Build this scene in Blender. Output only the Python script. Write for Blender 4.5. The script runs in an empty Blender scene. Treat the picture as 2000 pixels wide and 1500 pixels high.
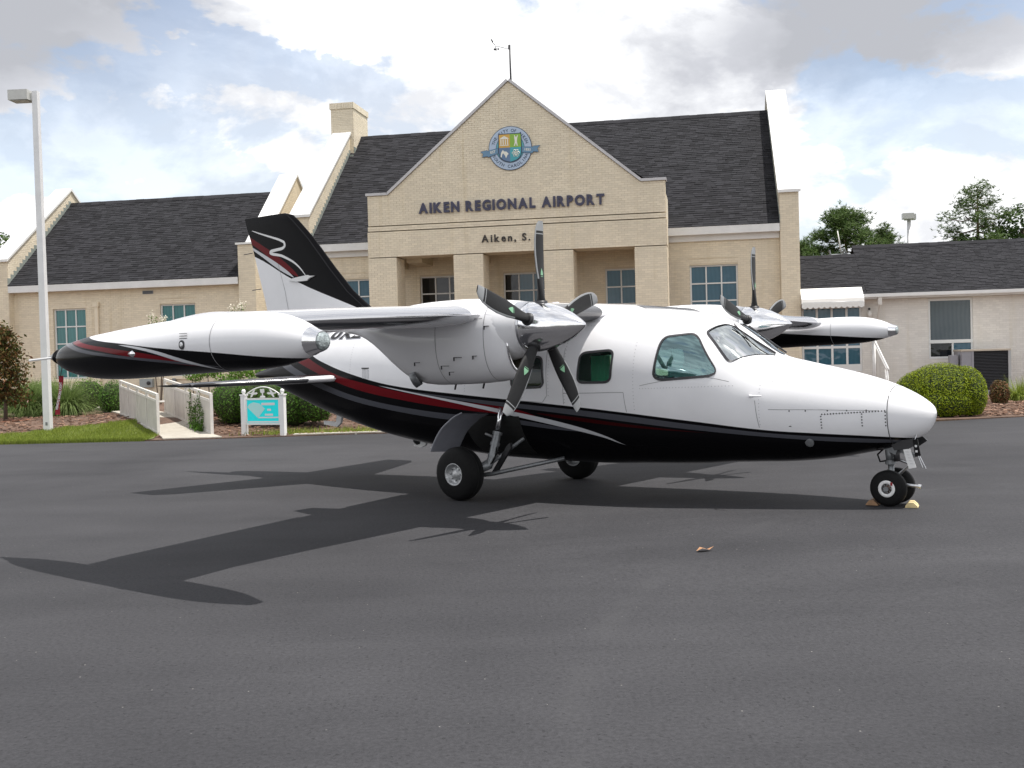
import bpy, bmesh, math, random
from mathutils import Vector, Matrix
R = math.radians
random.seed(7)
S = bpy.context.scene
COL = S.collection
# ------------------------------------------------------------------ camera
PITCH, ROLL, CAMH = -0.0248, 0.0271, 1.6307
cd = bpy.data.cameras.new('camera'); cam = bpy.data.objects.new('camera', cd); COL.objects.link(cam)
cd.sensor_fit = 'HORIZONTAL'; cd.sensor_width = 36.0; cd.lens = 36.0*2130.0/2000.0
cd.clip_start = 0.1; cd.clip_end = 3000.0
_r, _f, _u = Vector((1,0,0)), Vector((0,math.cos(PITCH),math.sin(PITCH))), Vector((0,-math.sin(PITCH),math.cos(PITCH)))
_r2 = _r*math.cos(ROLL)+_u*math.sin(ROLL)*-1
_u2 = _r*math.sin(ROLL)+_u*math.cos(ROLL)
cam.matrix_world = Matrix(((_r2.x,_u2.x,-_f.x,0),(_r2.y,_u2.y,-_f.y,0),(_r2.z,_u2.z,-_f.z,CAMH),(0,0,0,1)))
S.camera = cam
S.render.resolution_x = 1024; S.render.resolution_y = 768
# ------------------------------------------------------------------ sun and sky
SUN_AZ, SUN_EL = R(104.0), R(72.5)          # azimuth clockwise from +Y
sd = bpy.data.lights.new('sun', 'SUN'); sun = bpy.data.objects.new('sun', sd); COL.objects.link(sun)
sd.energy = 3.9; sd.angle = R(0.6); sd.color = (1.0, 0.96, 0.9)
_d = Vector((math.sin(SUN_AZ)*math.cos(SUN_EL), math.cos(SUN_AZ)*math.cos(SUN_EL), math.sin(SUN_EL)))
sun.rotation_euler = _d.to_track_quat('Z', 'Y').to_euler(); sun.location = (20, -10, 60)
S.view_settings.view_transform = 'Standard'; S.view_settings.look = 'None'
S.view_settings.exposure = 0.43; S.view_settings.gamma = 1.0; S.view_settings.use_curve_mapping = False

class NT:                                     # small node-tree helper
    def __init__(s, tree): s.t = tree; s.n = tree.nodes; s.l = tree.links
    def new(s, typ, **kw):
        n = s.n.new(typ)
        for k, v in kw.items(): setattr(n, k, v)
        return n
    def put(s, sock, v):
        if v is None: return
        if hasattr(v, 'is_linked') or isinstance(v, bpy.types.NodeSocket): s.l.new(v, sock)
        else:
            if isinstance(v, (tuple, list)) and len(v) == 3 and sock.type == 'RGBA': v = (*v, 1)
            sock.default_value = v
    def m(s, op, a, b=None, c=None, clamp=False):
        n = s.new('ShaderNodeMath', operation=op); n.use_clamp = clamp
        s.put(n.inputs[0], a); s.put(n.inputs[1], b) if b is not None else None
        if c is not None: s.put(n.inputs[2], c)
        return n.outputs[0]
    def mix(s, f, a, b):
        n = s.new('ShaderNodeMix', data_type='RGBA'); s.put(n.inputs[0], f); s.put(n.inputs[6], a); s.put(n.inputs[7], b)
        return n.outputs[2]
    def ramp(s, f, pts):
        n = s.new('ShaderNodeValToRGB'); e = n.color_ramp.elements
        while len(e) < len(pts): e.new(0.5)
        for x, (p, c) in zip(e, pts): x.position = p; x.color = (*c, 1) if len(c) == 3 else c
        s.put(n.inputs[0], f); return n.outputs[0]
    def rng(s, v, a, b, c=0.0, d=1.0, smooth=True):
        n = s.new('ShaderNodeMapRange'); n.interpolation_type = 'SMOOTHSTEP' if smooth else 'LINEAR'
        s.put(n.inputs[0], v)
        for i, q in zip((1,2,3,4), (a,b,c,d)): s.put(n.inputs[i], q)
        return n.outputs[0]
    def noise(s, vec, scale, detail=3.0, rough=0.5, dist=0.0):
        n = s.new('ShaderNodeTexNoise'); n.inputs['Scale'].default_value = scale; n.inputs['Detail'].default_value = detail
        n.inputs['Roughness'].default_value = rough; n.inputs['Distortion'].default_value = dist
        if vec is not None: s.l.new(vec, n.inputs['Vector'])
        return n.outputs['Fac']
    def curve(s, x, pts):                      # Float Curve, x and y both in 0..1
        n = s.new('ShaderNodeFloatCurve'); c = n.mapping.curves[0]
        pts = sorted(pts)
        c.points[0].location = pts[0]; c.points[1].location = pts[-1]
        for p in pts[1:-1]: c.points.new(*p)
        for p in c.points: p.handle_type = 'AUTO_CLAMPED'
        n.mapping.update(); s.put(n.inputs[1], x); return n.outputs[0]

W = bpy.data.worlds.new('World'); S.world = W; W.use_nodes = True
w = NT(W.node_tree); w.n.clear()
sky = w.new('ShaderNodeTexSky'); sky.sky_type = 'NISHITA'; sky.sun_disc = False
sky.sun_elevation = SUN_EL; sky.sun_rotation = SUN_AZ; sky.air_density = 1.0; sky.dust_density = 1.6; sky.ozone_density = 1.0
bg1 = w.new('ShaderNodeBackground'); w.l.new(sky.outputs[0], bg1.inputs[0]); bg1.inputs[1].default_value = 0.14
tc = w.new('ShaderNodeTexCoord'); G = tc.outputs['Generated']
sx = w.new('ShaderNodeSeparateXYZ'); w.l.new(G, sx.inputs[0])
az = w.m('ARCTAN2', sx.outputs[0], sx.outputs[1]); el = w.m('ARCSINE', sx.outputs[2])
# cloud field laid out on a dome flattened towards the horizon
den = w.m('ADD', w.m('MAXIMUM', sx.outputs[2], 0.0), 0.22)
cx = w.new('ShaderNodeCombineXYZ'); w.l.new(w.m('DIVIDE', sx.outputs[0], den), cx.inputs[0]); w.l.new(w.m('DIVIDE', sx.outputs[1], den), cx.inputs[1])
w.l.new(w.m('MULTIPLY', el, 3.0), cx.inputs[2])
V = cx.outputs[0]
n1 = w.noise(V, 1.35, 7, 0.56, 0.15); n3 = w.noise(V, 0.7, 3, 0.5)
mpv = w.new('ShaderNodeMapping'); mpv.inputs['Scale'].default_value = (1.0, 1.0, 1.75); mpv.inputs['Location'].default_value = (0.37, 0.0, 0.21); w.l.new(G, mpv.inputs[0]); V2 = mpv.outputs[0]
mpu = w.new('ShaderNodeMapping'); mpu.inputs['Scale'].default_value = (1.0, 1.0, 1.75); mpu.inputs['Location'].default_value = (0.39, 0.0, 0.255); w.l.new(G, mpu.inputs[0]); V3 = mpu.outputs[0]
n2 = w.noise(V2, 6.5, 9, 0.58, 0.25); n2u = w.noise(V3, 6.5, 9, 0.58, 0.25)
n6 = w.noise(V2, 4.2, 6, 0.55, 0.3); n4 = w.noise(V2, 5.0, 6, 0.6); n5 = w.noise(V2, 10.0, 6, 0.62)
relief = w.m('SUBTRACT', n2, n2u)                    # cloud tops towards the light come out bright, undersides grey
azd = w.m('ADD', az, w.m('MULTIPLY', w.m('SUBTRACT', n4, 0.5), 0.30)); eld = w.m('ADD', el, w.m('MULTIPLY', w.m('SUBTRACT', w.m('ADD', w.m('MULTIPLY', n5, .55), w.m('MULTIPLY', n2, .45)), 0.5), 0.20))
def blob(a0, e0, ra, re):
    da = w.m('DIVIDE', w.m('SUBTRACT', azd, a0), ra); de = w.m('DIVIDE', w.m('SUBTRACT', eld, e0), re)
    q = w.m('ADD', w.m('MULTIPLY', da, da), w.m('MULTIPLY', de, de))
    return w.m('POWER', 2.718, w.m('MULTIPLY', q, -1.0))
def addm(*a):
    r = a[0]
    for x in a[1:]: r = w.m('ADD', r, x)
    return r
# openings of blue between the clouds
blue = addm(blob(-.20,.258,.12,.026), blob(-.345,.195,.06,.03), blob(.37,.20,.09,.045), blob(-.43,.165,.06,.03), w.m('MULTIPLY', blob(-.27,.15,.07,.02), .6), w.m('MULTIPLY', blob(.46,.16,.05,.03), .6))
cov = w.m('ADD', w.m('MULTIPLY', n1, 0.45), w.m('MULTIPLY', n2, 0.80))
cov = w.m('SUBTRACT', cov, w.m('MULTIPLY', blue, 0.34))
cmask = w.rng(cov, 0.46, 0.60)
# grey undersides
grey = addm(w.m('MULTIPLY', blob(-.40,.305,.17,.070), 1.05), w.m('MULTIPLY', blob(.29,.262,.15,.05), 0.9), w.m('MULTIPLY', blob(.40,.30,.14,.05), .8), w.m('MULTIPLY', blob(-.46,.235,.09,.035), .5))
gfar = w.m('MULTIPLY', w.rng(el, 0.36, 0.9), w.rng(n3, 0.30, 0.60, .35, .8))
g = w.m('ADD', w.m('MULTIPLY', w.m('ADD', grey, gfar), w.rng(w.m('ADD', n6, w.m('MULTIPLY', grey, .5)), 0.25, 0.75)), w.m('ADD', w.rng(relief, 0.05, -0.09, 0.0, 0.26, False), w.rng(n6, 0.45, 0.66, 0.0, 0.10)), clamp=True)
ccol = w.ramp(g, [(0.0, (0.95,0.95,0.95)), (0.14, (0.80,0.805,0.82)), (0.32, (0.63,0.64,0.665)), (0.6, (0.46,0.47,0.505)), (1.0, (0.36,0.37,0.40))])
bg2 = w.new('ShaderNodeBackground'); w.l.new(ccol, bg2.inputs[0]); bg2.inputs[1].default_value = 1.10
thin = w.m('MAXIMUM', cmask, w.rng(n6, 0.3, 0.8, 0.42, 0.70))
mixs = w.new('ShaderNodeMixShader'); w.l.new(thin, mixs.inputs[0]); w.l.new(bg1.outputs[0], mixs.inputs[1]); w.l.new(bg2.outputs[0], mixs.inputs[2])
wo = w.new('ShaderNodeOutputWorld'); w.l.new(mixs.outputs[0], wo.inputs[0])

# ------------------------------------------------------------------ mesh helpers
class MB:
    def __init__(s): s.v = []; s.f = []; s.mi = []
    def add(s, vs, fs, mi=0):
        o = len(s.v); s.v += [tuple(p) for p in vs]
        for f in fs: s.f.append(tuple(i+o for i in f)); s.mi.append(mi)
        return s
    def box(s, x0, x1, y0, y1, z0, z1, mi=0, skip=''):
        v = [(x0,y0,z0),(x1,y0,z0),(x1,y1,z0),(x0,y1,z0),(x0,y0,z1),(x1,y0,z1),(x1,y1,z1),(x0,y1,z1)]
        F = {'b':(0,3,2,1),'t':(4,5,6,7),'f':(0,1,5,4),'k':(2,3,7,6),'l':(3,0,4,7),'r':(1,2,6,5)}
        return s.add(v, [F[k] for k in F if k not in skip], mi)
    def mbox(s, c, size, M=None, mi=0):
        a, b, d = [q/2 for q in size]; c = Vector(c); vs = []
        for z in (-d, d):
            for x, y in ((-a,-b),(a,-b),(a,b),(-a,b)):
                p = Vector((x,y,z)); vs.append(c+(M@p if M else p))
        return s.add(vs, [(0,3,2,1),(4,5,6,7),(0,1,5,4),(2,3,7,6),(3,0,4,7),(1,2,6,5)], mi)
    def loft(s, rings, cap0=True, cap1=True, closed=True, mi=0):
        n = len(rings[0]); o = len(s.v)
        for r in rings: s.v += [tuple(p) for p in r]
        m = n if closed else n-1
        for i in range(len(rings)-1):
            for j in range(m):
                a = o+i*n+j; b = o+i*n+(j+1) % n
                s.f.append((a, b, b+n, a+n)); s.mi.append(mi)
        if cap0: s.f.append(tuple(o+j for j in range(n))[::-1]); s.mi.append(mi)
        if cap1: s.f.append(tuple(o+(len(rings)-1)*n+j for j in range(n))); s.mi.append(mi)
        return s
    def tube(s, pts, r, seg=8, caps=True, mi=0):
        pts = [Vector(p) for p in pts]; rs = r if isinstance(r, (list, tuple)) else [r]*len(pts)
        rings = []; up = None
        for i, p in enumerate(pts):
            d = (pts[min(i+1, len(pts)-1)]-pts[max(i-1, 0)]).normalized()
            if up is None:
                up = Vector((0,0,1)) if abs(d.z) < 0.9 else Vector((1,0,0))
            x = d.cross(up)
            if x.length < 1e-6: x = d.orthogonal()
            x.normalize(); y = x.cross(d).normalized(); up = y
            rings.append([p+(x*math.cos(k*2*math.pi/seg)+y*math.sin(k*2*math.pi/seg))*rs[i] for k in range(seg)])
        return s.loft(rings, caps, caps, mi=mi)
    def lathe(s, prof, o, ax, seg=24, caps=False, mi=0):   # prof: (distance along axis, radius)
        o = Vector(o); ax = Vector(ax).normalized(); x = ax.orthogonal().normalized(); y = ax.cross(x)
        rings = [[o+ax*d+(x*math.cos(k*2*math.pi/seg)+y*math.sin(k*2*math.pi/seg))*max(r, 1e-4) for k in range(seg)] for d, r in prof]
        return s.loft(rings, caps, caps, mi=mi)
    def prism(s, poly, fn, d0, d1, mi=0):                  # poly 2d, fn(a,b,d)->point
        n = len(poly)
        vs = [fn(a, b, d0) for a, b in poly]+[fn(a, b, d1) for a, b in poly]
        fs = [tuple(range(n))[::-1], tuple(range(n, 2*n))]+[(i, (i+1) % n, (i+1) % n+n, i+n) for i in range(n)]
        return s.add(vs, fs, mi)
    def mesh(s, name, mats, smooth=False, fix=True):
        me = bpy.data.meshes.new(name); me.from_pydata(s.v, [], s.f)
        for m in (mats if isinstance(mats, (list, tuple)) else [mats]): me.materials.append(m)
        if any(s.mi): me.polygons.foreach_set('material_index', s.mi)
        if fix:
            bm = bmesh.new(); bm.from_mesh(me); bmesh.ops.recalc_face_normals(bm, faces=bm.faces); bm.to_mesh(me); bm.free()
        if smooth: me.polygons.foreach_set('use_smooth', [True]*len(me.polygons))
        me.update(); return me
def obj(name, mb, mat, parent=None, smooth=False, kind=None, label=None, fix=True, auto=None):
    me = mb if isinstance(mb, bpy.types.Mesh) else mb.mesh(name, mat, smooth, fix)
    o = bpy.data.objects.new(name, me); COL.objects.link(o)
    if parent is not None: o.parent = parent
    if kind: o['kind'] = kind
    if label: o['label'] = label
    if auto is not None: sharp(me, auto)
    return o
def sharp(me, deg):
    me.polygons.foreach_set('use_smooth', [True]*len(me.polygons))
    bm = bmesh.new(); bm.from_mesh(me); lim = R(deg)
    for e in bm.edges:
        if len(e.link_faces) == 2 and e.calc_face_angle(0) > lim: e.smooth = False
    bm.to_mesh(me); bm.free()
def tag(o, label, cat, group=None):
    o['label'] = label; o['category'] = cat
    if group: o['group'] = group
    return o
def thing(name, label, cat, loc=(0,0,0), rz=0.0, group=None):
    o = bpy.data.objects.new(name, None); COL.objects.link(o); o.empty_display_size = 0.2
    o.location = loc; o.rotation_euler = (0,0,rz); return tag(o, label, cat, group)
def copy_tree(o, parent=None):
    c = o.copy(); COL.objects.link(c)
    if parent is not None: c.parent = parent
    for ch in list(o.children): copy_tree(ch, c)
    return c
def text_mesh(body, size, extrude=0.0, offset=0.0, align='LEFT', spacing=1.0):
    cu = bpy.data.curves.new('text', 'FONT'); cu.body = body; cu.size = size; cu.extrude = extrude; cu.offset = offset
    cu.align_x = align; cu.space_character = spacing; cu.resolution_u = 4
    o = bpy.data.objects.new('text', cu); COL.objects.link(o)
    bpy.context.view_layer.update()
    dg = bpy.context.evaluated_depsgraph_get(); me = bpy.data.meshes.new_from_object(o.evaluated_get(dg))
    bpy.data.objects.remove(o); bpy.data.curves.remove(cu); return me
# ------------------------------------------------------------------ materials
def mat(name, col, rough=0.5, metal=0.0, var=0.0, scale=8.0, bump=0.0, bscale=60.0, coat=0.0, spec=None, isl=0.0, hue=None, emis=None, streak=0.0):
    m = bpy.data.materials.new(name); m.use_nodes = True; t = NT(m.node_tree)
    b = t.n['Principled BSDF']
    b.inputs['Roughness'].default_value = rough; b.inputs['Metallic'].default_value = metal
    if spec is not None: b.inputs['IOR'].default_value = spec
    if coat: b.inputs['Coat Weight'].default_value = coat; b.inputs['Coat Roughness'].default_value = 0.04
    c = None
    if var:
        tcn = t.new('ShaderNodeTexCoord'); nz = t.noise(tcn.outputs['Object'], scale, 5, 0.6)
        f = t.rng(nz, 0.3, 0.7, 1-var, 1+var, False)
        mm = t.new('ShaderNodeVectorMath', operation='SCALE'); mm.inputs[0].default_value = col; t.l.new(f, mm.inputs[3]); c = mm.outputs[0]
    if streak:
        tcs = t.new('ShaderNodeTexCoord'); mps = t.new('ShaderNodeMapping'); mps.inputs['Scale'].default_value = (3.0,3.0,0.16); t.l.new(tcs.outputs['Object'], mps.inputs[0])
        st_f = t.rng(t.noise(mps.outputs[0], 1.3, 5, 0.65), 0.52, 0.80, 0, streak); c = t.mix(st_f, c, tuple(q*k for q, k in zip(col, (.78,.72,.56))))
    if isl:
        ge = t.new('ShaderNodeNewGeometry'); oi = t.new('ShaderNodeObjectInfo')
        q = t.m('FRACT', t.m('ADD', ge.outputs['Random Per Island'], oi.outputs['Random']))
        if hue:
            base = t.mix(q, col, hue)
            f2 = t.m('FRACT', t.m('MULTIPLY', q, 7.31)); f = t.rng(f2, 0, 1, 1-isl, 1+isl, False)
        else: base = c if c is not None else col; f = t.rng(q, 0, 1, 1-isl, 1+isl, False)
        mm = t.new('ShaderNodeVectorMath', operation='SCALE'); t.put(mm.inputs[0], base); t.l.new(f, mm.inputs[3]); c = mm.outputs[0]
    if c is not None: t.l.new(c, b.inputs['Base Color'])
    else: b.inputs['Base Color'].default_value = (*col, 1)
    if bump:
        tcn = t.new('ShaderNodeTexCoord'); nz = t.noise(tcn.outputs['Object'], bscale, 4, 0.6)
        bp = t.new('ShaderNodeBump'); bp.inputs['Strength'].default_value = bump; bp.inputs['Distance'].default_value = 0.01
        t.l.new(nz, bp.inputs['Height']); t.l.new(bp.outputs[0], b.inputs['Normal'])
    if emis: b.inputs['Emission Color'].default_value = (*emis[0], 1); b.inputs['Emission Strength'].default_value = emis[1]
    return m
M = {}
M['white_paint'] = mat('white_paint', (0.80,0.80,0.82), 0.22, coat=0.5, var=0.02, scale=2)
M['black_paint'] = mat('black_paint', (0.006,0.006,0.007), 0.22, spec=1.33)
M['rubber'] = mat('tyre_rubber', (0.006,0.006,0.0065), 0.7, var=0.3, scale=30, spec=1.3)
M['polished'] = mat('polished_leading_edge', (0.62,0.62,0.64), 0.16, 1.0)
M['boot'] = mat('deice_boot', (0.05,0.05,0.055), 0.2, spec=2.0)
M['chrome'] = mat('polished_metal', (0.88,0.88,0.89), 0.13, 1.0)
M['wheel'] = mat('wheel_casting', (0.50,0.51,0.52), 0.5, 0.8, var=0.2, scale=25)
M['alu'] = mat('aluminium', (0.62,0.63,0.65), 0.32, 1.0, var=0.1, scale=20)
M['steel'] = mat('grey_steel', (0.22,0.23,0.24), 0.4, 0.6, var=0.15, scale=30)
M['darkmetal'] = mat('dark_metal', (0.035,0.035,0.038), 0.45, 0.3)
M['grey_paint'] = mat('grey_paint', (0.20,0.205,0.235), 0.3, var=0.06)
M['black_hole'] = mat('dark_opening', (0.006,0.006,0.006), 0.8)
M['blade'] = mat('blade_black', (0.012,0.012,0.013), 0.5, var=0.15, scale=12, spec=1.35)
M['blade_tip'] = mat('blade_tip_grey', (0.26,0.27,0.28), 0.55, 0.0)
M['green_decal'] = mat('green_decal', (0.20,0.42,0.26), 0.5)
M['white_decal'] = mat('white_decal', (0.75,0.75,0.75), 0.5)
M['silver_stripe'] = mat('silver_stripe', (0.62,0.63,0.66), 0.3)
M['red_paint'] = mat('red_paint', (0.28,0.012,0.016), 0.3)
M['seal'] = mat('window_seal', (0.035,0.035,0.04), 0.5)
M['interior'] = mat('cabin_trim', (0.22,0.40,0.36), 0.8)
M['seat'] = mat('cabin_seat', (0.05,0.16,0.13), 0.8)
M['cream_brick'] = mat('cream_brick', (0.78,0.695,0.545), 0.8, isl=0.06, streak=0.55, var=0.06, scale=0.8, bump=0.15, bscale=50)
M['cream_mortar'] = mat('cream_mortar', (0.66,0.58,0.445), 0.9, var=0.06, scale=2)  # joint shading put into the colour; the paint itself matches the bricks
M['white_brick'] = mat('white_brick', (0.76,0.735,0.69), 0.8, isl=0.05, streak=0.35, var=0.05, scale=1.5, bump=0.15, bscale=50)
M['white_mortar'] = mat('white_mortar', (0.70,0.675,0.63), 0.9, var=0.05, scale=2)  # toned below the white brick to stand for shade in the joints
M['shingle'] = mat('asphalt_shingle', (0.0255,0.0255,0.029), 0.95, isl=0.34, bump=0.3, bscale=120, spec=1.3)
M['shingle_low'] = mat('annex_shingle', (0.027,0.027,0.031), 0.95, isl=0.22, bump=0.3, bscale=120, spec=1.3)
M['roofdeck'] = mat('roof_deck', (0.010,0.010,0.012), 0.95)
M['trim'] = mat('white_trim', (0.78,0.78,0.77), 0.5, var=0.05, scale=3)
M['coping'] = mat('metal_coping', (0.50,0.49,0.50), 0.4, 0.2, var=0.08)
M['frame'] = mat('window_frame', (0.74,0.75,0.74), 0.4)
M['flash'] = mat('lead_flashing', (0.30,0.33,0.30), 0.6, 0.2, var=0.1)
M['letter'] = mat('navy_letter', (0.045,0.045,0.085), 0.45)
M['letter2'] = mat('dark_letter', (0.03,0.024,0.022), 0.5)
M['soffit'] = mat('soffit_paint', (0.60,0.52,0.38), 0.8, var=0.05)
def window_glass(name, tint, blinds):
    m = bpy.data.materials.new(name); m.use_nodes = True; t = NT(m.node_tree); b = t.n['Principled BSDF']
    oi = t.new('ShaderNodeObjectInfo'); tcn = t.new('ShaderNodeTexCoord')
    nz = t.noise(tcn.outputs['Object'], 1.3, 3, 0.5)
    f = t.m('ADD', t.m('MULTIPLY', nz, 0.8), t.m('MULTIPLY', oi.outputs['Random'], 0.25))
    sxx = t.new('ShaderNodeSeparateXYZ'); t.l.new(tcn.outputs['Object'], sxx.inputs[0])
    fold = t.m('MULTIPLY', t.m('ADD', t.m('SINE', t.m('ADD', t.m('MULTIPLY', sxx.outputs[0], 46.0), t.m('MULTIPLY', nz, 9.0))), 1.0), 0.16)
    f = t.m('ADD', f, t.m('SUBTRACT', fold, 0.16))
    t.l.new(t.mix(f, tint, blinds), b.inputs['Base Color'])
    bpn = t.new('ShaderNodeBump'); bpn.inputs['Strength'].default_value = 0.06; bpn.inputs['Distance'].default_value = 0.05; t.l.new(t.noise(tcn.outputs['Object'], 2.2, 2, .5), bpn.inputs['Height']); t.l.new(bpn.outputs[0], b.inputs['Normal'])
    b.inputs['Roughness'].default_value = 0.02; b.inputs['IOR'].default_value = 1.52
    return m
M['pane_teal'] = window_glass('teal_glass', (0.03,0.13,0.14), (0.055,0.22,0.22))
M['pane_blue'] = window_glass('blue_glass', (0.026,0.085,0.13), (0.042,0.125,0.185))
M['pane_grey'] = window_glass('grey_glass', (0.045,0.07,0.085), (0.08,0.105,0.12))
M['pane_dark'] = window_glass('dark_glass', (0.006,0.008,0.01), (0.012,0.014,0.018))
M['asphalt'] = None
# ------------------------------------------------------------------ ground
def asphalt_mat():
    m = bpy.data.materials.new('asphalt'); m.use_nodes = True; t = NT(m.node_tree); b = t.n['Principled BSDF']
    tcn = t.new('ShaderNodeTexCoord'); P = tcn.outputs['Object']
    big = t.noise(P, 0.11, 4, 0.55, 0.8); mid = t.noise(P, 0.9, 4, 0.6, 0.4); fine = t.noise(P, 38.0, 4, 0.75); vfine = t.noise(P, 120.0, 2, 0.6)
    mp = t.new('ShaderNodeMapping'); mp.inputs['Scale'].default_value = (0.35, 1.6, 1.0); mp.inputs['Rotation'].default_value = (0,0,R(24)); t.l.new(P, mp.inputs[0])
    streak = t.noise(mp.outputs[0], 0.7, 4, 0.6, 0.3)
    f = t.m('ADD', t.m('ADD', t.m('MULTIPLY', big, 0.60), t.m('MULTIPLY', mid, 0.18)), t.m('MULTIPLY', streak, 0.26))
    base = t.ramp(f, [(0.38, (0.0265,0.0265,0.0300)), (0.66, (0.055,0.0545,0.0595))])
    sp = t.rng(fine, 0.34, 0.62, 0.74, 1.20, False); sp2 = t.rng(vfine, 0.3, 0.7, 0.86, 1.14, False)
    mm = t.new('ShaderNodeVectorMath', operation='SCALE'); t.l.new(base, mm.inputs[0]); t.l.new(t.m('MULTIPLY', sp, sp2), mm.inputs[3])
    vo = t.new('ShaderNodeTexVoronoi'); vo.inputs['Scale'].default_value = 30.0; t.l.new(P, vo.inputs['Vector'])
    vsep = t.new('ShaderNodeSeparateColor'); t.l.new(vo.outputs['Color'], vsep.inputs[0])
    pit = t.m('MULTIPLY', t.rng(vo.outputs['Distance'], 0.16, 0.30, 1, 0), t.rng(vsep.outputs[0], 0.70, 0.74))
    chip = t.m('MULTIPLY', t.rng(vo.outputs['Distance'], 0.10, 0.18, 1, 0), t.rng(vsep.outputs[1], 0.985, 0.99))
    # faint tyre scuffs: arcs about a far centre
    sx2 = t.new('ShaderNodeSeparateXYZ'); t.l.new(P, sx2.inputs[0])
    rr = t.m('SQRT', t.m('ADD', t.m('POWER', t.m('SUBTRACT', sx2.outputs[0], 9.5), 2.0), t.m('POWER', t.m('SUBTRACT', sx2.outputs[1], 4.0), 2.0)))
    arc = t.m('MULTIPLY', t.rng(t.m('ABSOLUTE', t.m('SUBTRACT', rr, 9.3)), 0.02, 0.13, 1, 0), t.rng(mid, .42, .6))
    c1 = t.mix(t.m('MULTIPLY', pit, 0.42), mm.outputs[0], (0.010,0.010,0.011))
    c2 = t.mix(t.m('MULTIPLY', arc, 0.17), c1, (0.075,0.075,0.078))
    t.l.new(t.mix(t.m('MULTIPLY', chip, 0.7), c2, (0.30,0.29,0.27)), b.inputs['Base Color'])
    b.inputs['Roughness'].default_value = 0.8; b.inputs['IOR'].default_value = 1.33
    bp = t.new('ShaderNodeBump'); bp.inputs['Strength'].default_value = 0.4; bp.inputs['Distance'].default_value = 0.005
    t.l.new(t.m('SUBTRACT', t.m('ADD', fine, t.m('MULTIPLY', vfine, 0.5)), pit), bp.inputs['Height']); t.l.new(bp.outputs[0], b.inputs['Normal'])
    return m
M['asphalt'] = asphalt_mat()
def blend_mat(name, c1, c2, scale, rough=0.95, c3=None):
    m = bpy.data.materials.new(name); m.use_nodes = True; t = NT(m.node_tree); b = t.n['Principled BSDF']
    tcn = t.new('ShaderNodeTexCoord'); P = tcn.outputs['Object']
    a = t.noise(P, scale, 5, 0.65); c = t.noise(P, scale*9, 4, 0.7)
    f = t.m('ADD', t.m('MULTIPLY', a, 0.55), t.m('MULTIPLY', c, 0.45))
    t.l.new(t.ramp(f, [(0.38, c1), (0.62, c2)]), b.inputs['Base Color']); b.inputs['Roughness'].default_value = rough
    bp = t.new('ShaderNodeBump'); bp.inputs['Strength'].default_value = 0.6; bp.inputs['Distance'].default_value = 0.03
    t.l.new(c, bp.inputs['Height']); t.l.new(bp.outputs[0], b.inputs['Normal']); return m
M['soil'] = blend_mat('bark_soil', (0.07,0.042,0.028), (0.17,0.105,0.075), 1.6)
M['field'] = blend_mat('field_grass', (0.05,0.07,0.025), (0.10,0.11,0.05), 0.2)
M['turf'] = blend_mat('turf_base', (0.08,0.11,0.022), (0.17,0.19,0.055), 1.2)
M['concrete'] = blend_mat('worn_concrete', (0.34,0.31,0.26), (0.46,0.43,0.37), 1.1)
M['redclay'] = blend_mat('red_straw', (0.16,0.06,0.03), (0.28,0.11,0.06), 3.0)
PHI = math.atan(0.18); BO = Vector((0,36,0))
def bw(s, t, z=0.0):                                     # building frame -> world
    return Vector((s*math.cos(PHI)+t*math.sin(PHI), 36-s*math.sin(PHI)+t*math.cos(PHI), z))
g = MB().add([(-900,-300,-0.02),(900,-300,-0.02),(900,1600,-0.02),(-900,1600,-0.02)], [(0,1,2,3)])
obj('ground', g, M['field'], kind='structure', fix=False)
edge = [(-60,24.6),(-20,24.3),(-11.4,24.12),(-7.9,23.94),(-6.3,24.05),(-3.4,24.3),(0,24.25),(4,24.0),(9.0,23.35),(11.4,24.2),(20,24.6),(60,25.5)]
def apz(x, y):                                            # shallow drainage crown under the nose wheel
    return 0.085*math.exp(-((x-3.72)**2+(y-10.55)**2)/2.6**2)
ax_ = sorted(set([e[0] for e in edge]+[-30,-15]+[-3+.5*i for i in range(28)]))
def edge_y(x):
    for (x0,y0),(x1,y1) in zip(edge, edge[1:]):
        if x <= x1: return y0+(y1-y0)*(x-x0)/(x1-x0)
    return edge[-1][1]
ay_ = [-40,-10,0,3]+[4+.5*i for i in range(27)]+[19]
a = MB(); a.loft([[(x,y,apz(x,y)) for x in ax_] for y in ay_]+[[(x,edge_y(x),0.0) for x in ax_]], False, False, closed=False)
obj('apron', a, M['asphalt'], kind='structure', smooth=True, fix=False)
# planted ground beyond the apron; it rises gently towards the building on the left
def sstep(a, b, x):
    t = max(0.0, min(1.0, (x-a)/(b-a))); return t*t*(3-2*t)
def hgt(x, y):
    return 0.022+0.30*sstep(0.1, 4.6, y-edge_y(x)-.2)*sstep(1.5, -5.5, x)
def sheet(name, poly, z, m):
    b = MB(); n = len(poly)
    b.add([(x,y,z) for x,y in poly]+[(x,y,-0.03) for x,y in poly], [tuple(range(n))]+[(i,(i+1)%n,(i+1)%n+n,i+n) for i in range(n)])
    return obj(name, b, m, kind='structure')
xs_ = [-60,-45,-32,-24]+[-20+.5*i for i in range(46)]+[4,6,8,10,12,15,20,30,60]; ys_ = [0,.05,.2,.5,.9,1.4,1.9,2.5,3.2,4.0,5.0,7,10,16,26]
pb = MB(); pb.loft([[(x, edge_y(x)+.02+d, hgt(x, edge_y(x)+.02+d)) for x in xs_] for d in ys_]+[], False, False, closed=False)
pb.loft([[(x, edge_y(x)+.02, -.03) for x in xs_], [(x, edge_y(x)+.02, hgt(x, edge_y(x)+.02)) for x in xs_]], False, False, closed=False)
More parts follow.
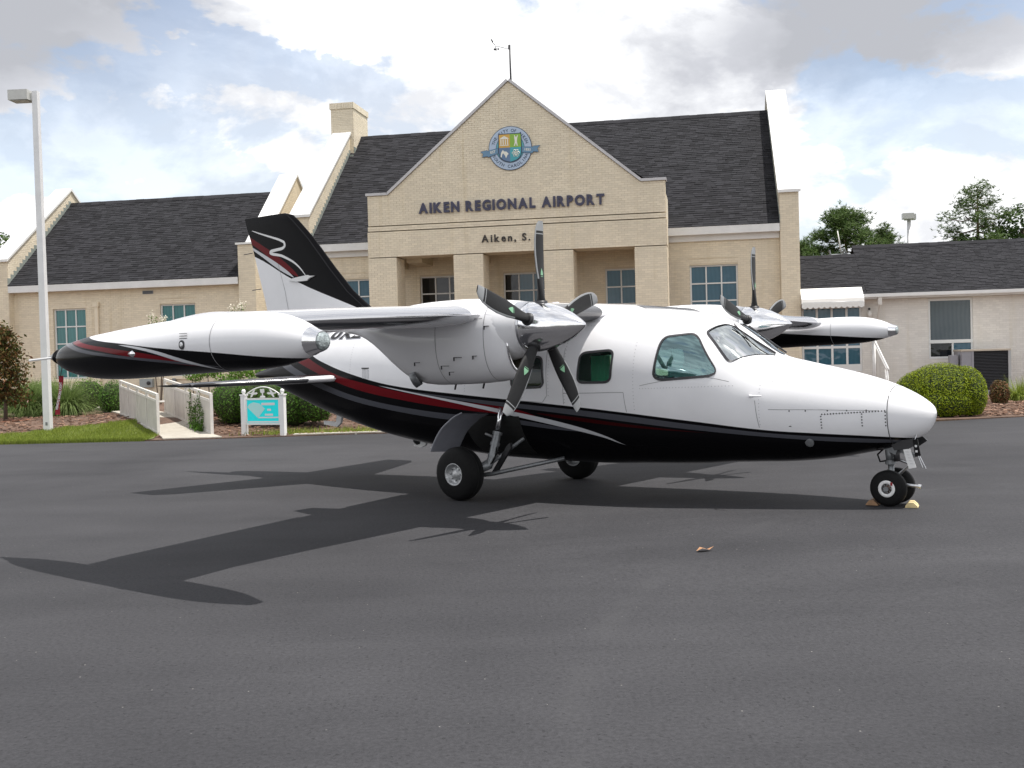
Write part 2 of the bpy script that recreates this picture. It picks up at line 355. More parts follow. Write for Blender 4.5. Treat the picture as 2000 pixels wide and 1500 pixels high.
obj('planting_bed', pb, M['soil'], kind='structure', smooth=True, fix=False)
def lawn_far(x):                                          # how deep the mown strip is
    return 0.25 if x > -8.1 else (0.9+(-8.1-x)*1.8 if x > -9.6 else (3.6-(-9.6-x)*.72 if x > -13 else 1.15))
lx = [-30,-24,-18,-15]+[-14+.2*i for i in range(31)]
lw_ = MB(); lw_.loft([[(x, edge_y(x)+.03+(max(.3,lawn_far(x))+.12*math.sin(x*5)+.08*math.sin(x*13))*f, hgt(x, edge_y(x)+.03+max(.3,lawn_far(x))*f)+.014) for x in lx] for f in (0,.1,.25,.4,.55,.7,.85,1)], False, False, closed=False)
obj('lawn', lw_, M['turf'], kind='structure', smooth=True, fix=False)
def on_lawn(x, y):
    return x < -8.05 and 0 < y-edge_y(x) < max(.3, lawn_far(x))+.12*math.sin(x*5)+.08*math.sin(x*13)
sheet('pavement', [(-4.9,24.22),(-3.2,24.33),(0.6,24.30),(0.6,24.62),(-3.0,24.66),(-4.9,24.5)], 0.046, M['concrete'])
# ------------------------------------------------------------------ terminal building
T = thing('terminal_building', 'cream painted brick terminal with dark shingle roofs and gabled entrance portico', 'building', (0,36,0), -PHI)
A = thing('annex_building', 'low whitewashed brick annex with grey shingle roof and white awning on the right', 'building', (0,36,0), -PHI)
BL, BH = 0.203, 0.0715; JG = 0.010
brick_mesh = {}
def brick_shared(m):
    if m.name not in brick_mesh:
        brick_mesh[m.name] = MB().box(-BL/2+JG/2, BL/2-JG/2, -0.011, 0.0, 0, BH-JG, skip='k').mesh('brick', m)
    return brick_mesh[m.name]
nb_single = {'terminal_building': 0, 'annex_building': 0}

def bricks(root_part, mb, s0, s1, z0, z1, t, m, holes=(), rake=None, singles=False, root='terminal_building', axis='s'):
    """brick courses on a wall face t (facing the camera), or on a side face when axis='t' (then t is the s position)"""
    k = 0; z = z0
    while z < z1-0.02:
        zt = min(z+BH, z1); off = (k % 2)*BL/2
        x = s0-off
        while x < s1:
            a, b = max(x, s0), min(x+BL, s1)
            if rake:
                la, lb = rake((z+zt)/2+0.02)
                a, b = max(a, la), min(b, lb)
            segs = [(a, b)]
            for (h0,h1,g0,g1) in holes:
                if zt > g0+0.01 and z < g1-0.01:
                    ns = []
                    for p, q in segs:
                        if q <= h0 or p >= h1: ns.append((p, q))
                        else:
                            if p < h0: ns.append((p, h0))
                            if q > h1: ns.append((h1, q))
                    segs = ns
            for p, q in segs:
                if q-p > 0.03:
                    d = random.uniform(0.007, 0.011)
                    if singles and q-p > BL-0.001 and nb_single[root] < 300 and axis == 's':
                        o = obj('brick', brick_shared(m), m, root_part); o.location = ((p+q)/2, t, z); nb_single[root] += 1
                    elif axis == 's': mb.box(p+JG/2, q-JG/2, t-d, t, z, zt-JG, skip='k')
                    else: mb.box(t-d if axis == 'l' else t, t if axis == 'l' else t+d, p+JG/2, q-JG/2, z, zt-JG, skip='r' if axis == 'l' else 'l')
            x += BL
        z += BH; k += 1
def wall_panel(mb, s0, s1, z0, z1, t, holes=(), thick=0.30, reveal=0.14):
    xs = sorted({s0, s1, *[h[0] for h in holes], *[h[1] for h in holes]}); zs = sorted({z0, z1, *[h[2] for h in holes], *[h[3] for h in holes]})
    for i in range(len(xs)-1):
        for j in range(len(zs)-1):
            cxm, czm = (xs[i]+xs[i+1])/2, (zs[j]+zs[j+1])/2
            if any(h[0] < cxm < h[1] and h[2] < czm < h[3] for h in holes): continue
            mb.add([(xs[i],t,zs[j]),(xs[i+1],t,zs[j]),(xs[i+1],t,zs[j+1]),(xs[i],t,zs[j+1])], [(0,1,2,3)])
    for h0,h1,g0,g1 in holes:
        y = t+reveal
        mb.add([(h0,t-.011,g0),(h1,t-.011,g0),(h1,t-.011,g1),(h0,t-.011,g1),(h0,y,g0),(h1,y,g0),(h1,y,g1),(h0,y,g1)], [(0,4,5,1),(1,5,6,2),(2,6,7,3),(3,7,4,0)])
def wall(root, name, s0, s1, z0, z1, t, holes=(), m='cream', singles=False, rname='terminal_building', sides=(), depth=0.3, rake=None, label=None):
    mb = MB(); wall_panel(mb, s0, s1, z0, z1, t, holes)
    for sd in sides:                                   # side faces 'l' / 'r'
        sx_ = s0 if sd == 'l' else s1
        mb.add([(sx_,t,z0),(sx_,t+depth,z0),(sx_,t+depth,z1),(sx_,t,z1)], [(0,1,2,3)])
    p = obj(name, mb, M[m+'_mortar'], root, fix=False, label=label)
    bb = MB(); bricks(p, bb, s0, s1, z0, z1, t, M[m+'_brick'], holes, singles=singles, root=rname)
    for sd in sides: bricks(p, bb, t, t+depth, z0, z1, s0 if sd == 'l' else s1, M[m+'_brick'], axis=sd)
    obj('brick', bb, M[m+'_brick'], p, kind='stuff')
    return p
pane_cache = {}
def window(root, s0, s1, z0, z1, t, cols, rows, glass, label=None, fw=0.055, mw=0.045, darkcols=(), darkm='pane_dark'):
    """frame with muntins set in the opening; every pane a sub-part"""
    y = t; f = MB()
    f.box(s0,s1,y-.03,y+.04,z1-fw,z1); f.box(s0,s1,y-.03,y+.04,z0,z0+fw)
    f.box(s0,s0+fw,y-.028,y+.04,z0+fw,z1-fw); f.box(s1-fw,s1,y-.028,y+.04,z0+fw,z1-fw)
    o = obj('window', f, M['frame'], root, label=label)
    iw = (s1-s0-2*fw-(cols-1)*mw)/cols; ih = (z1-z0-2*fw-(rows-1)*mw)/rows
    for i in range(1, cols):
        x = s0+fw+i*iw+(i-1)*mw
        obj('mullion', MB().box(x,x+mw,y-.025,y+.03,z0+fw,z1-fw), M['frame'], o)
    for j in range(1, rows):
        zz = z0+fw+j*ih+(j-1)*mw
        obj('muntin', MB().box(s0+fw,s1-fw,y-.022,y+.028,zz,zz+mw), M['frame'], o)
    for i in range(cols):
        for j in range(rows):
            g = darkm if i in darkcols else glass
            key = (round(iw,4), round(ih,4), g)
            if key not in pane_cache:
                pane_cache[key] = MB().box(0,iw,0,.008,0,ih).mesh('pane', M[g])
            p = obj('pane', pane_cache[key], None, o); p.location = (s0+fw+i*(iw+mw), y+.012+random.uniform(0,.004), z0+fw+j*(ih+mw))
            p.rotation_euler = (random.uniform(-.004,.004), 0, random.uniform(-.006,.006))
    return o
def shingle_roof(root, name, s0, s1, eave, ridge, m, singles, rname, wid=0.30, expo=0.135, skip=None, label=None):
    (t0,z0), (t1,z1) = eave, ridge
    L = math.hypot(t1-t0, z1-z0); dt, dz = (t1-t0)/L, (z1-z0)/L; nt, nz = -dz, dt      # outward normal in (t,z)
    dk = MB(); P = lambda s, a, h: (s, t0+dt*a+nt*h, z0+dz*a+nz*h)
    back = 2*t1-t0
    dk.add([P(s0,0,0),P(s1,0,0),P(s1,L,0),P(s0,L,0),(s0,back,z0),(s1,back,z0),P(s0,0,-.16),P(s1,0,-.16)], [(0,1,2,3),(3,2,5,4),(6,7,1,0)])
    d = obj(name, dk, M['roofdeck'], root, fix=False, label=label)
    mb = MB(); k = 0; a = -0.03; cnt = 0
    while a < L-0.05:
        x = s0-random.uniform(0, wid)
        while x < s1:
            wd = wid*random.choice((0.62,0.8,1.0,1.25)); p, q = max(x, s0), min(x+wd-.006, s1)
            if q-p > 0.04 and not (skip and skip(p, q, a)):
                h = random.choice((0.012,0.018,0.024)); e = min(a+expo*1.25, L)
                vs = [P(p,a,h),P(q,a,h),P(q,e,0.004),P(p,e,0.004),P(p,a,0),P(q,a,0)]
                if singles and cnt < 300 and a > singles[0] and p > singles[1] and q < singles[2]:
                    o = obj('shingle', MB().add(vs, [(0,1,2,3),(4,5,1,0),(4,0,3),(5,2,1)]), m, d); cnt += 1
                else: mb.add(vs, [(0,1,2,3),(4,5,1,0),(4,0,3),(5,2,1)])
            x += wd
        a += expo; k += 1
    obj('shingle', mb, m, d, kind='stuff', fix=False)
    rc = MB(); x = s0
    while x < s1-.05:
        q = min(x+0.36, s1); h = 0.03+random.uniform(0, .012)
        A_, B_ = P(x,L-.16,h*.7), P(q,L-.16,h*.7)
        rc.add([A_,B_,(q,t1,z1+h+.035),(x,t1,z1+h+.035),(x,2*t1-A_[1],A_[2]),(q,2*t1-B_[1],B_[2])], [(0,1,2,3),(3,2,5,4),(0,3,4),(1,5,2)]); x += 0.33
    obj('ridge_cap', rc, m, d, fix=False)
    return d
# main hall -----------------------------------------------------------------
WT = 2.5
mw_holes = [(5.84,7.45,1.55,4.59), (-6.55,-4.95,1.55,4.59), (-3.69,-2.08,1.55,4.59), (-0.66,0.95,1.55,4.59), (2.94,4.55,1.55,4.59)]
wall(T, 'front_wall', -7.68, 8.85, 0, 5.62, WT, mw_holes)
for i, (a0,b0,c0,d0) in enumerate(mw_holes):
    window(T, a0, b0, c0, d0, WT+.10, 3, 5, 'pane_blue', darkcols=((),(),(0,1,2),(0,),())[i])
    obj('sill', MB().box(a0-.06,b0+.06,WT-.07,WT+.1,c0-.09,c0), M['cream_brick'], T)
    obj('lintel', MB().box(a0-.03,b0+.03,WT-.03,WT-.001,d0+.235,d0+.262), M['cream_brick'], T)
EAVE, RIDGE = (2.16,5.88), (8.1,10.83)
shingle_roof(T, 'main_roof', -7.68, 8.85, EAVE, RIDGE, M['shingle'], (0.0, 5.3, 8.8), 'terminal_building')
fa = MB(); fa.box(-7.66,8.84,2.14,2.20,5.60,5.86); fa.box(-7.66,8.84,2.20,2.49,5.60,5.63); fa.box(-7.66,8.84,2.40,2.495,5.40,5.60)
obj('fascia', fa, M['trim'], T)
def parapet(s0, s1, zf, za, ta, name='parapet', tf=2.2, zbase=0.0, capw=0.06, steps=True, side='r', pier=None, roofe=None):
    """gable parapet wall with sloping white cap; front pier"""
    m = MB(); tp = pier if pier else tf
    pts = [(tf,zbase),(2*ta-tf,zbase),(2*ta-tf,zf),(2*ta-tp,zf),(ta,za),(tp,zf),(tf,zf)] if pier else [(tf,zbase),(2*ta-tf,zbase),(2*ta-tf,zf),(ta,za),(tf,zf)]
    m.prism(pts, lambda a,b,d: (d,a,b), s0, s1)
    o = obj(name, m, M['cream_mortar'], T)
    bb = MB(); bricks(o, bb, s0, s1, zbase, zf, tf, M['cream_brick'])
    tf0 = tf; tf = tp; sl = (za-zf)/(ta-tf)
    if pier: obj('pier_cap', MB().box(s0-.06,s1+.06,tf0-.08,tf+.06,zf+.003,zf+.075), M['trim'], o)
    zz = zbase; k = 0
    rk = lambda z: (tf0 if z < zf else tf+(z-zf)/sl, ta)
    bricks(o, bb, tf0, ta, zbase, za-.05, s1 if side == 'r' else s0, M['cream_brick'], rake=rk, axis=side)
    obj('brick', bb, M['cream_brick'], o, kind='stuff')
    c = MB(); th = 0.10; e = capw
    for sg in (1, -1):
        q = lambda t: ta+sg*(t-ta)
        c.add([(s0-e,q(tf-.10),zf-.08),(s1+e,q(tf-.10),zf-.08),(s1+e,q(ta),za),(s0-e,q(ta),za),(s0-e,q(tf-.10),zf-.08+th),(s1+e,q(tf-.10),zf-.08+th),(s1+e,q(ta),za+th),(s0-e,q(ta),za+th)],
              [(0,3,2,1),(4,5,6,7),(0,1,5,4),(2,3,7,6),(3,0,4,7),(1,2,6,5)])
    obj('parapet_cap', c, M['trim'], o)
    for fr in (0.26, 0.55, 0.8):                       # joints in the metal cap
        tt, zz2 = tf+(ta-tf)*fr, zf+(za-zf)*fr+th
        obj('cap_joint', MB().add([(s0-e-.004,tt-.02,zz2-.02-.01),(s1+e+.004,tt-.02,zz2-.02-.01),(s1+e+.004,tt+.02,zz2+.02),(s0-e-.004,tt+.02,zz2+.02)], [(0,1,2,3)]), M['coping'], o)
    if steps and roofe:                                # stepped flashing along the roof
        (t0,z0), (t1,z1) = roofe; n = int((t1-t0)/0.19); f = MB(); x = s1 if side == 'r' else s0; d = .015 if side == 'r' else -.015
        for i in range(n):
            ta_ = t0+(t1-t0)*i/n; tb = t0+(t1-t0)*(i+1)/n; zl = z0+(z1-z0)*i/n; zh = z0+(z1-z0)*(i+1)/n+.13
            f.box(min(x,x+d), max(x,x+d), ta_, tb, zl, zh)
        obj('step_flashing', f, M['flash'], o)
    return o
parapet(8.86, 9.48, 6.95, 11.55, 8.1, side='l', roofe=(EAVE, RIDGE))
parapet(-8.34, -7.69, 6.95, 11.55, 8.1, side='r', roofe=(EAVE, RIDGE))
# chimney ---------------------------------------------------------------------
ch = MB(); ch.box(-8.46,-7.52,7.15,9.05,9.6,11.86)
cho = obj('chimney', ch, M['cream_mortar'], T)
bb = MB(); bricks(cho, bb, -8.46, -7.52, 9.6, 11.86, 7.15, M['cream_brick']); bricks(cho, bb, 7.15, 9.05, 9.6, 11.86, -7.52, M['cream_brick'], axis='r')
obj('brick', bb, M['cream_brick'], cho, kind='stuff')
cc = MB(); x = -8.50
while x < -7.49: cc.box(x+.004, min(x+.072,-7.48), 7.10, 7.2, 11.86, 12.10); x += .076
y = 7.2
while y < 9.05: cc.box(-7.6, -7.48, y+.004, y+.072, 11.86, 12.10); y += .076
cc.box(-8.49,-7.5,7.12,9.08,11.87,12.085); obj('soldier_course', cc, M['cream_brick'], cho, kind='stuff')
obj('chimney_flashing', MB().box(-7.64,-7.50,6.95,7.2,9.55,9.95).box(-7.53,-7.49,7.15,8.1,9.85,10.3), M['flash'], cho)
# left wing -------------------------------------------------------------------
LT = 2.5
lw_holes = [(-18.15,-16.8,1.26,3.92), (-13.76,-12.34,1.26,3.95)]
wall(T, 'wing_wall', -19.8, -10.46, 0, 4.72, LT, lw_holes)
for a0,b0,c0,d0 in lw_holes:
    window(T, a0, b0, c0, d0, LT+.10, 3, 4, 'pane_teal')
    obj('sill', MB().box(a0-.08,b0+.08,LT-.09,LT+.1,c0-.12,c0), M['cream_brick'], T)
    obj('lintel', MB().box(a0-.05,b0+.02,LT-.03,LT-.001,d0+.22,d0+.247), M['cream_brick'], T)
LE, LR = (2.16,4.86), (6.6,8.52)
shingle_roof(T, 'wing_roof', -19.8, -10.46, LE, LR, M['shingle'], None, 'terminal_building')
fa = MB(); fa.box(-19.78,-10.48,2.14,2.20,4.58,4.83); fa.box(-19.78,-10.48,2.20,2.49,4.58,4.61); obj('fascia', fa, M['trim'], T)
parapet(-20.42, -19.8, 5.85, 9.10, 6.6, side='r', roofe=(LE, LR))
parapet(-10.46, -9.80, 6.0, 9.15, 6.6, side='r', roofe=None, steps=False, pier=2.95)
# recessed link between wing and hall
wall(T, 'link_wall', -9.80, -8.34, 0, 4.55, 4.3)
obj('link_fascia', MB().box(-9.79,-8.35,3.86,3.92,4.45,4.66), M['trim'], T)
shingle_roof(T, 'link_roof', -9.80, -8.34, (3.88,4.70), (6.6,6.4), M['shingle'], None, 'terminal_building')
# vent, downspout and wall boxes
v = MB(); v.box(-14.43,-14.0,LT-.03,LT-.012,4.36,4.48); vo_ = obj('wall_vent', v, M['steel'], T)
for i in range(4): obj('louvre', MB().box(-14.41,-14.02,LT-.04,LT-.03,4.375+i*.027,4.39+i*.027), M['darkmetal'], vo_)
dn = MB(); dn.box(-16.38,-16.24,LT-.12,LT-.03,0.0,3.95); dn.box(-16.42,-16.2,LT-.15,LT-.02,3.95,4.12); obj('downspout', dn, M['cream_brick'], T)
# portico ---------------------------------------------------------------------
PL, PR = -4.77, 5.15; AX, AZ = 0.14, 10.66; SHZ = 7.16; RL, RR = -4.05, 4.37
pent = [(PL,6.155),(PR,6.155),(PR,SHZ),(RR,SHZ),(AX,AZ),(RL,SHZ),(PL,SHZ)]
pm = MB(); pm.prism(pent, lambda a,b,d: (a,d,b), 0.0, 0.36)
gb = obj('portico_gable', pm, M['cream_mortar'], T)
def rake(z):
    if z < SHZ: return PL, PR
    k = (AZ-z)/(AZ-SHZ); return AX+(RL-AX)*k, AX+(RR-AX)*k
bb = MB(); bricks(gb, bb, PL, PR, 6.155, AZ-.02, 0.0, M['cream_brick'], rake=rake)
bricks(gb, bb, 0.0, 0.36, 6.155, SHZ, PR, M['cream_brick'], axis='r')
obj('brick', bb, M['cream_brick'], gb, kind='stuff')
# corbelled bands and lintel beam
bm1 = MB().box(PL-.012,PR+.014,-.012,.36,5.975,6.122); b1 = obj('brick_band', bm1, M['cream_mortar'], T)
bb = MB(); bricks(b1, bb, PL-.012, PR+.014, 5.975, 6.118, -.012, M['cream_brick']); bricks(b1, bb, -.012, .36, 5.975, 6.118, PR+.014, M['cream_brick'], axis='r'); obj('brick', bb, M['cream_brick'], b1, kind='stuff')
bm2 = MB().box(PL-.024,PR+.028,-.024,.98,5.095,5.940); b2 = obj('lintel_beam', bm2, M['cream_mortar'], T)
bb = MB(); bricks(b2, bb, PL-.024, PR+.028, 5.095, 5.936, -.024, M['cream_brick'], singles=False); bricks(b2, bb, -.024, .98, 5.095, 5.936, PR+.028, M['cream_brick'], axis='r'); obj('brick', bb, M['cream_brick'], b2, kind='stuff')
for (c0,c1) in ((PL-.02,-3.82), (-1.85,-.86), (1.18,2.14), (4.14,PR+.02)):
    cm = MB(); cm.box(c0,c1,-.018,.95,0,5.068)
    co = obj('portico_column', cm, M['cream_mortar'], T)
    bb = MB(); bricks(co, bb, c0, c1, 2.0, 5.06, -.018, M['cream_brick'], singles=(c0 > 4 or c0 < -4))
    bricks(co, bb, c0, c1, 0, 2.0, -.018, M['cream_brick'])
    bricks(co, bb, -.018, .95, 0, 5.06, c1, M['cream_brick'], axis='r'); bricks(co, bb, -.018, .95, 0, 5.06, c0, M['cream_brick'], axis='l')
    obj('brick', bb, M['cream_brick'], co, kind='stuff')
for q0, q1 in ((PL,-4.1),(4.45,PR)): obj('side_beam', MB().box(q0,q1,.98,2.48,4.86,5.9), M['soffit'], T)
obj('porch_ceiling', MB().box(PL,PR,.985,2.48,5.3,5.4), M['soffit'], T)
for q0, q1 in ((-3.75,-3.2),(-1.6,-1.1),(1.4,1.9)): obj('cross_beam', MB().box(q0,q1,.985,2.48,4.96,5.3), M['soffit'], T)
pr = MB(); pr.add([(PL,.3,SHZ-.3),(AX,.3,AZ-.4),(PR,.3,SHZ-.3),(PL,8,SHZ-.3),(AX,8,AZ-.4),(PR,8,SHZ-.3)], [(0,1,4,3),(1,2,5,4)]); obj('portico_roof', pr, M['roofdeck'], T, fix=False)
pw = MB().box(PL,PL+.3,.95,2.48,5.4,SHZ-.3).box(PR-.3,PR,.95,2.48,5.4,SHZ-.3); obj('portico_side_wall', pw, M['cream_brick'], T)
def strip(p, q, nm='portico_coping'):
    (a0,z0),(a1,z1) = p, q; L = math.hypot(a1-a0, z1-z0); nx, nz = -(z1-z0)/L, (a1-a0)/L
    if nz < 0: nx, nz = -nx, -nz
    poly = [(a0,z0),(a1,z1),(a1+nx*.085,z1+nz*.085),(a0+nx*.085,z0+nz*.085)]
    obj(nm, MB().prism(poly, lambda a,b,d: (a,d,b), -.07, .45), M['coping'], T)
strip((PL-.05,SHZ+.002),(RL-.02,SHZ+.002)); strip((RR+.02,SHZ+.002),(PR+.05,SHZ+.002)); strip((RL,SHZ+.01),(AX,AZ+.01)); strip((AX,AZ+.01),(RR,SHZ+.01))
# lettering --------------------------------------------------------------------
def lettering(txt, s0, s1, zb, h, depth, m, gapw=0.55, off=0.0, track=0.16):
    gl = []; x = 0
    for ch_ in txt:
        if ch_ == ' ': x += gapw*h; continue
        me = text_mesh(ch_, h/0.70, depth/2, off); xs = [v.co.x for v in me.vertices]
        gl.append((ch_, me, x-min(xs))); x += max(xs)-min(xs)+track*h
    k = (s1-s0)/(x-track*h)
    for ch_, me, dx in gl:
        for v in me.vertices: v.co.x *= k
        me.materials.clear(); me.materials.append(m)
        o = obj('letter', me, m, T); o.location = (s0+dx*k, -.02-depth/2-.012, zb); o.rotation_euler = (R(90),0,0)
lettering('AIKEN REGIONAL AIRPORT', -2.99, 3.21, 6.50, 0.315, 0.05, M['letter'], off=0.022, track=0.20)
lettering('Aiken, S.', -0.88, 0.745, 5.44, 0.235, 0.04, M['letter2'], gapw=0.6, off=0.008, track=0.33)
lettering('C.', 0.92, 1.16, 5.44, 0.235, 0.04, M['letter2'], off=0.008, track=0.2)
# ------------------------------------------------------------------ annex
an_holes = [(9.53,11.46,0.84,3.02), (13.58,14.96,1.20,3.17)]
wall(A, 'annex_wall', 9.49, 22.0, 0, 3.22, WT, an_holes, m='white', rname='annex_building')
dw = MB(); s0,s1,z0,z1 = 9.53,11.46,.84,3.02
dw.box(s0,s1,WT+.02,WT+.10,z1-.06,z1); dw.box(s0,s1,WT+.02,WT+.10,1.62,1.70); dw.box(s0,s1,WT+.02,WT+.10,z0,1.08)
door = obj('window', dw, M['frame'], A)
xs = [9.53,10.0,10.49,10.56,11.0,11.46]
for x in (9.55,10.02,10.50,10.98,11.43): obj('mullion', MB().box(x-.035,x+.035,WT+.015,WT+.10,1.08,z1-.06), M['frame'], door)
for a_,b_ in ((9.585,9.985),(10.055,10.465),(10.535,10.945),(11.015,11.395)):
    for c_,d_ in ((1.08,1.62),(1.70,2.96)):
        o = obj('pane', MB().box(a_,b_,WT+.05,WT+.06,c_,d_), M['pane_blue'], door)
bwn = MB(); s0,s1 = 13.58,14.96
bwn.box(s0,s1,WT+.02,WT+.09,3.10,3.17); bwn.box(s0,s1,WT+.0,WT+.09,1.70,1.81); bwn.box(s0,s1,WT+.02,WT+.09,1.20,1.26)
bwn.box(s0,s0+.06,WT+.022,WT+.088,1.26,3.1); bwn.box(s1-.06,s1,WT+.022,WT+.088,1.26,3.1); bwn.box(14.30,14.36,WT+.024,WT+.086,1.26,1.70)
wb_ = obj('window', bwn, M['frame'], A)
obj('pane', MB().box(13.64,14.90,WT+.05,WT+.06,1.81,3.10), M['pane_grey'], wb_)
obj('pane', MB().box(13.64,14.30,WT+.05,WT+.06,1.26,1.70), M['pane_dark'], wb_)
obj('pane', MB().box(14.36,14.90,WT+.05,WT+.06,1.26,1.70), M['pane_blue'], wb_)
AE, AR = (2.14,3.36), (5.9,5.27)
shingle_roof(A, 'annex_roof', 11.62, 22.0, AE, AR, M['shingle_low'], (0.0, 11.6, 18.0), 'annex_building', wid=0.22, expo=0.125)
shingle_roof(A, 'link_roof', 9.50, 11.615, (2.16,3.36), (5.15,4.90), M['shingle_low'], None, 'annex_building', wid=0.22, expo=0.125)
gt = MB(); gt.box(11.48,22.0,1.98,2.12,3.27,3.285); gt.box(11.48,22.0,1.975,1.99,3.285,3.385); gt.box(11.48,11.495,1.99,2.12,3.285,3.385); gt.box(11.48,22.0,2.115,2.13,3.22,3.385)
obj('gutter', gt, M['trim'], A); obj('soffit', MB().box(11.5,22.0,2.135,2.488,3.215,3.235), M['trim'], A)
ds = MB(); ds.box(11.93,12.05,2.0,2.11,3.02,3.265); ds.tube([(11.99,2.06,3.05),(11.97,2.30,2.72),(11.95,2.42,2.5)], .04, 6); ds.box(11.89,12.0,2.38,2.48,0,2.5)
obj('downspout', ds, M['white_mortar'], A)
# scalloped awning over the glazed door
aw = thing('awning', 'white fabric awning with scalloped valance over the glazed annex door', 'awning', bw(10.5,WT,3.1), -PHI)
c = MB(); ax0, ax1 = -1.02, 0.97
N = 20; top = []; 
prof = [(-.0,.55),(-.05,.54),(-.63,.17),(-.66,.02)]
rings = [[(ax0+(ax1-ax0)*i/N+(0.05 if (i == 0 and k == 0) else 0), y, z) for i in range(N+1)] for k,(y,z) in enumerate(prof)]
c.loft(rings, False, False, closed=False); rings2 = [[(x,y+.012,z-.012) for x,y,z in r] for r in rings]; c.loft(rings2, False, False, closed=False)
obj('canopy', c, mat('awning_fabric', (0.80,0.79,0.76), 0.75, var=0.03), aw, fix=False)
vl = MB(); K = 66; up_, lo_ = [], []
for i in range(K+1):
    x = ax0+(ax1-ax0)*i/K; ph = (i/K*11) % 1.0; up_.append((x,-.665,.03)); lo_.append((x,-.672,-.10-.055*math.sin(math.pi*ph)))
vl.loft([up_, lo_], False, False, closed=False); vl.loft([[(x,y+.006,z) for x,y,z in up_], [(x,y+.006,z) for x,y,z in lo_]], False, False, closed=False)
obj('valance', vl, mat('valance_fabric', (0.72,0.72,0.70), 0.8), aw, fix=False)
ed = MB()
for x in (ax0, ax1): ed.add([(x,-.0,.55),(x,-.05,.54),(x,-.63,.17),(x,-.66,.02),(x,-.0,.02)], [(0,1,2,3,4)])
obj('side_panel', ed, bpy.data.materials['awning_fabric'], aw, fix=False)
fr = MB().tube([(ax0+.03,-.02,.06),(ax0+.03,-.64,.05),(ax1-.03,-.64,.05),(ax1-.03,-.02,.06)], .018, 6); obj('awning_frame', fr, M['alu'], aw, smooth=True)
# wall lantern
wl = thing('wall_lantern', 'small white lantern fixed on the annex wall right of the awning', 'lamp', bw(11.70,WT,2.62), -PHI)
obj('bracket', MB().box(-.03,.03,-.10,0,.26,.32).tube([(0,-.08,.30),(0,-.14,.22)], .015, 6), M['darkmetal'], wl)
obj('lamp_shade', MB().lathe([(0,.02),(.02,.07),(.16,.085),(.22,.04),(.24,.01)], (0,-.14,.0), (0,0,1), 10, True), mat('lantern_glass', (.75,.74,.70), .3), wl, smooth=True)
# white stair rails by the door
hr = thing('stair_handrail', 'pair of sloping white pipe handrails beside the glazed annex door', 'handrail', bw(11.75,WT,0), -PHI)
for dy in (-.25,-.62):
    q = MB().tube([(0.0,dy,1.95),(.05,dy-.1,1.75),(.30,dy-.75,.96),(.33,dy-.78,.86)], .034, 8)
    obj('rail', q, M['trim'], hr, smooth=True)
    obj('post', MB().tube([(.02,dy-.02,1.85),(.02,dy-.02,0.0)], .03, 8), M['trim'], hr, smooth=True)
    obj('post', MB().tube([(.30,dy-.75,.98),(.30,dy-.75,0.0)], .03, 8), M['trim'], hr, smooth=True)
# air conditioner
ac = thing('air_conditioner', 'large grey outdoor condenser unit with dark louvred grille against the annex', 'air conditioner', bw(14.98,0.95,0.02), -PHI)
obj('cabinet', MB().box(-.72,-.40,0,1.1,0,1.40).box(-.40,.72,.06,1.1,0,1.40).box(-.40,.72,0.0,.06,0,.16), mat('unit_grey', (.30,.30,.33), .5, var=.05), ac)
obj('top_panel', MB().box(-.74,.74,-.03,1.13,1.40,1.455), mat('unit_cream', (.50,.44,.36), .5), ac)
obj('corner_post', MB().box(.66,.74,-.025,.06,.16,1.40), mat('unit_light', (.42,.43,.43), .5), ac)
obj('corner_post', MB().box(-.42,-.36,-.02,.06,.16,1.40), bpy.data.materials['unit_grey'], ac)
mat('unit_dark', (.055,.055,.06), .5)
gr = obj('grille', MB().box(-.36,.66,.03,.055,.16,1.40), M['black_hole'], ac)
for i in range(26): obj('slat', MB().add([(-.36,.0,.18+i*.047),(.66,.0,.18+i*.047),(.66,.028,.205+i*.047),(-.36,.028,.205+i*.047)], [(0,1,2,3)]), bpy.data.materials['unit_dark'], gr)
obj('service_box', MB().box(-1.02,-.78,.2,.5,.55,1.28), bpy.data.materials['unit_grey'], ac)
# electric boxes on the wing wall
eb = thing('meter_box', 'grey electric meter box on the wing wall above the left railing', 'electric box', bw(-14.35,LT,1.02), -PHI)
obj('cabinet', MB().box(-.26,.26,-.16,-.012,-.16,.16), mat('box_grey', (.33,.36,.36), .5, .2), eb); obj('dial', MB().lathe([(0,.07),(.05,.07),(.06,.02)], (.12,-.16,0), (0,-1,0), 14, True), M['darkmetal'], eb)
eb2 = thing('junction_box', 'small grey junction box on the wing wall between meter and second window', 'electric box', bw(-13.25,LT,1.05), -PHI)
obj('cabinet', MB().box(-.06,.06,-.09,-.012,-.12,.12), bpy.data.materials['box_grey'], eb2); obj('lid', MB().box(-.065,.065,-.105,-.09,-.125,.125), M['steel'], eb2)
eb3 = thing('utility_cabinet', 'low cream utility cabinet with meter under the left wing window', 'cabinet', bw(-17.3,LT,0), -PHI)
obj('cabinet', MB().box(-.75,.6,-.5,-.02,0,.80), M['cream_mortar'], eb3); obj('lid', MB().box(-.79,.64,-.54,-.015,.80,.85), M['trim'], eb3); obj('meter', MB().box(.66,.95,-.4,-.05,.2,.82), bpy.data.materials['box_grey'], eb3)
# flood light on the link
fl = thing('flood_light', 'black twin flood light on the recessed link wall behind the tail fin', 'lamp', bw(-9.1,3.86,4.35), -PHI)
obj('bracket', MB().box(-.25,.1,-.06,0,-.12,.16), M['darkmetal'], fl)
for dx in (-.2,.05): obj('lamp_head', MB().lathe([(0,.03),(.12,.07),(.16,.075)], (dx,-.08,-.02), (-.3,-1,-.8), 12, True), M['trim'], fl, smooth=True)
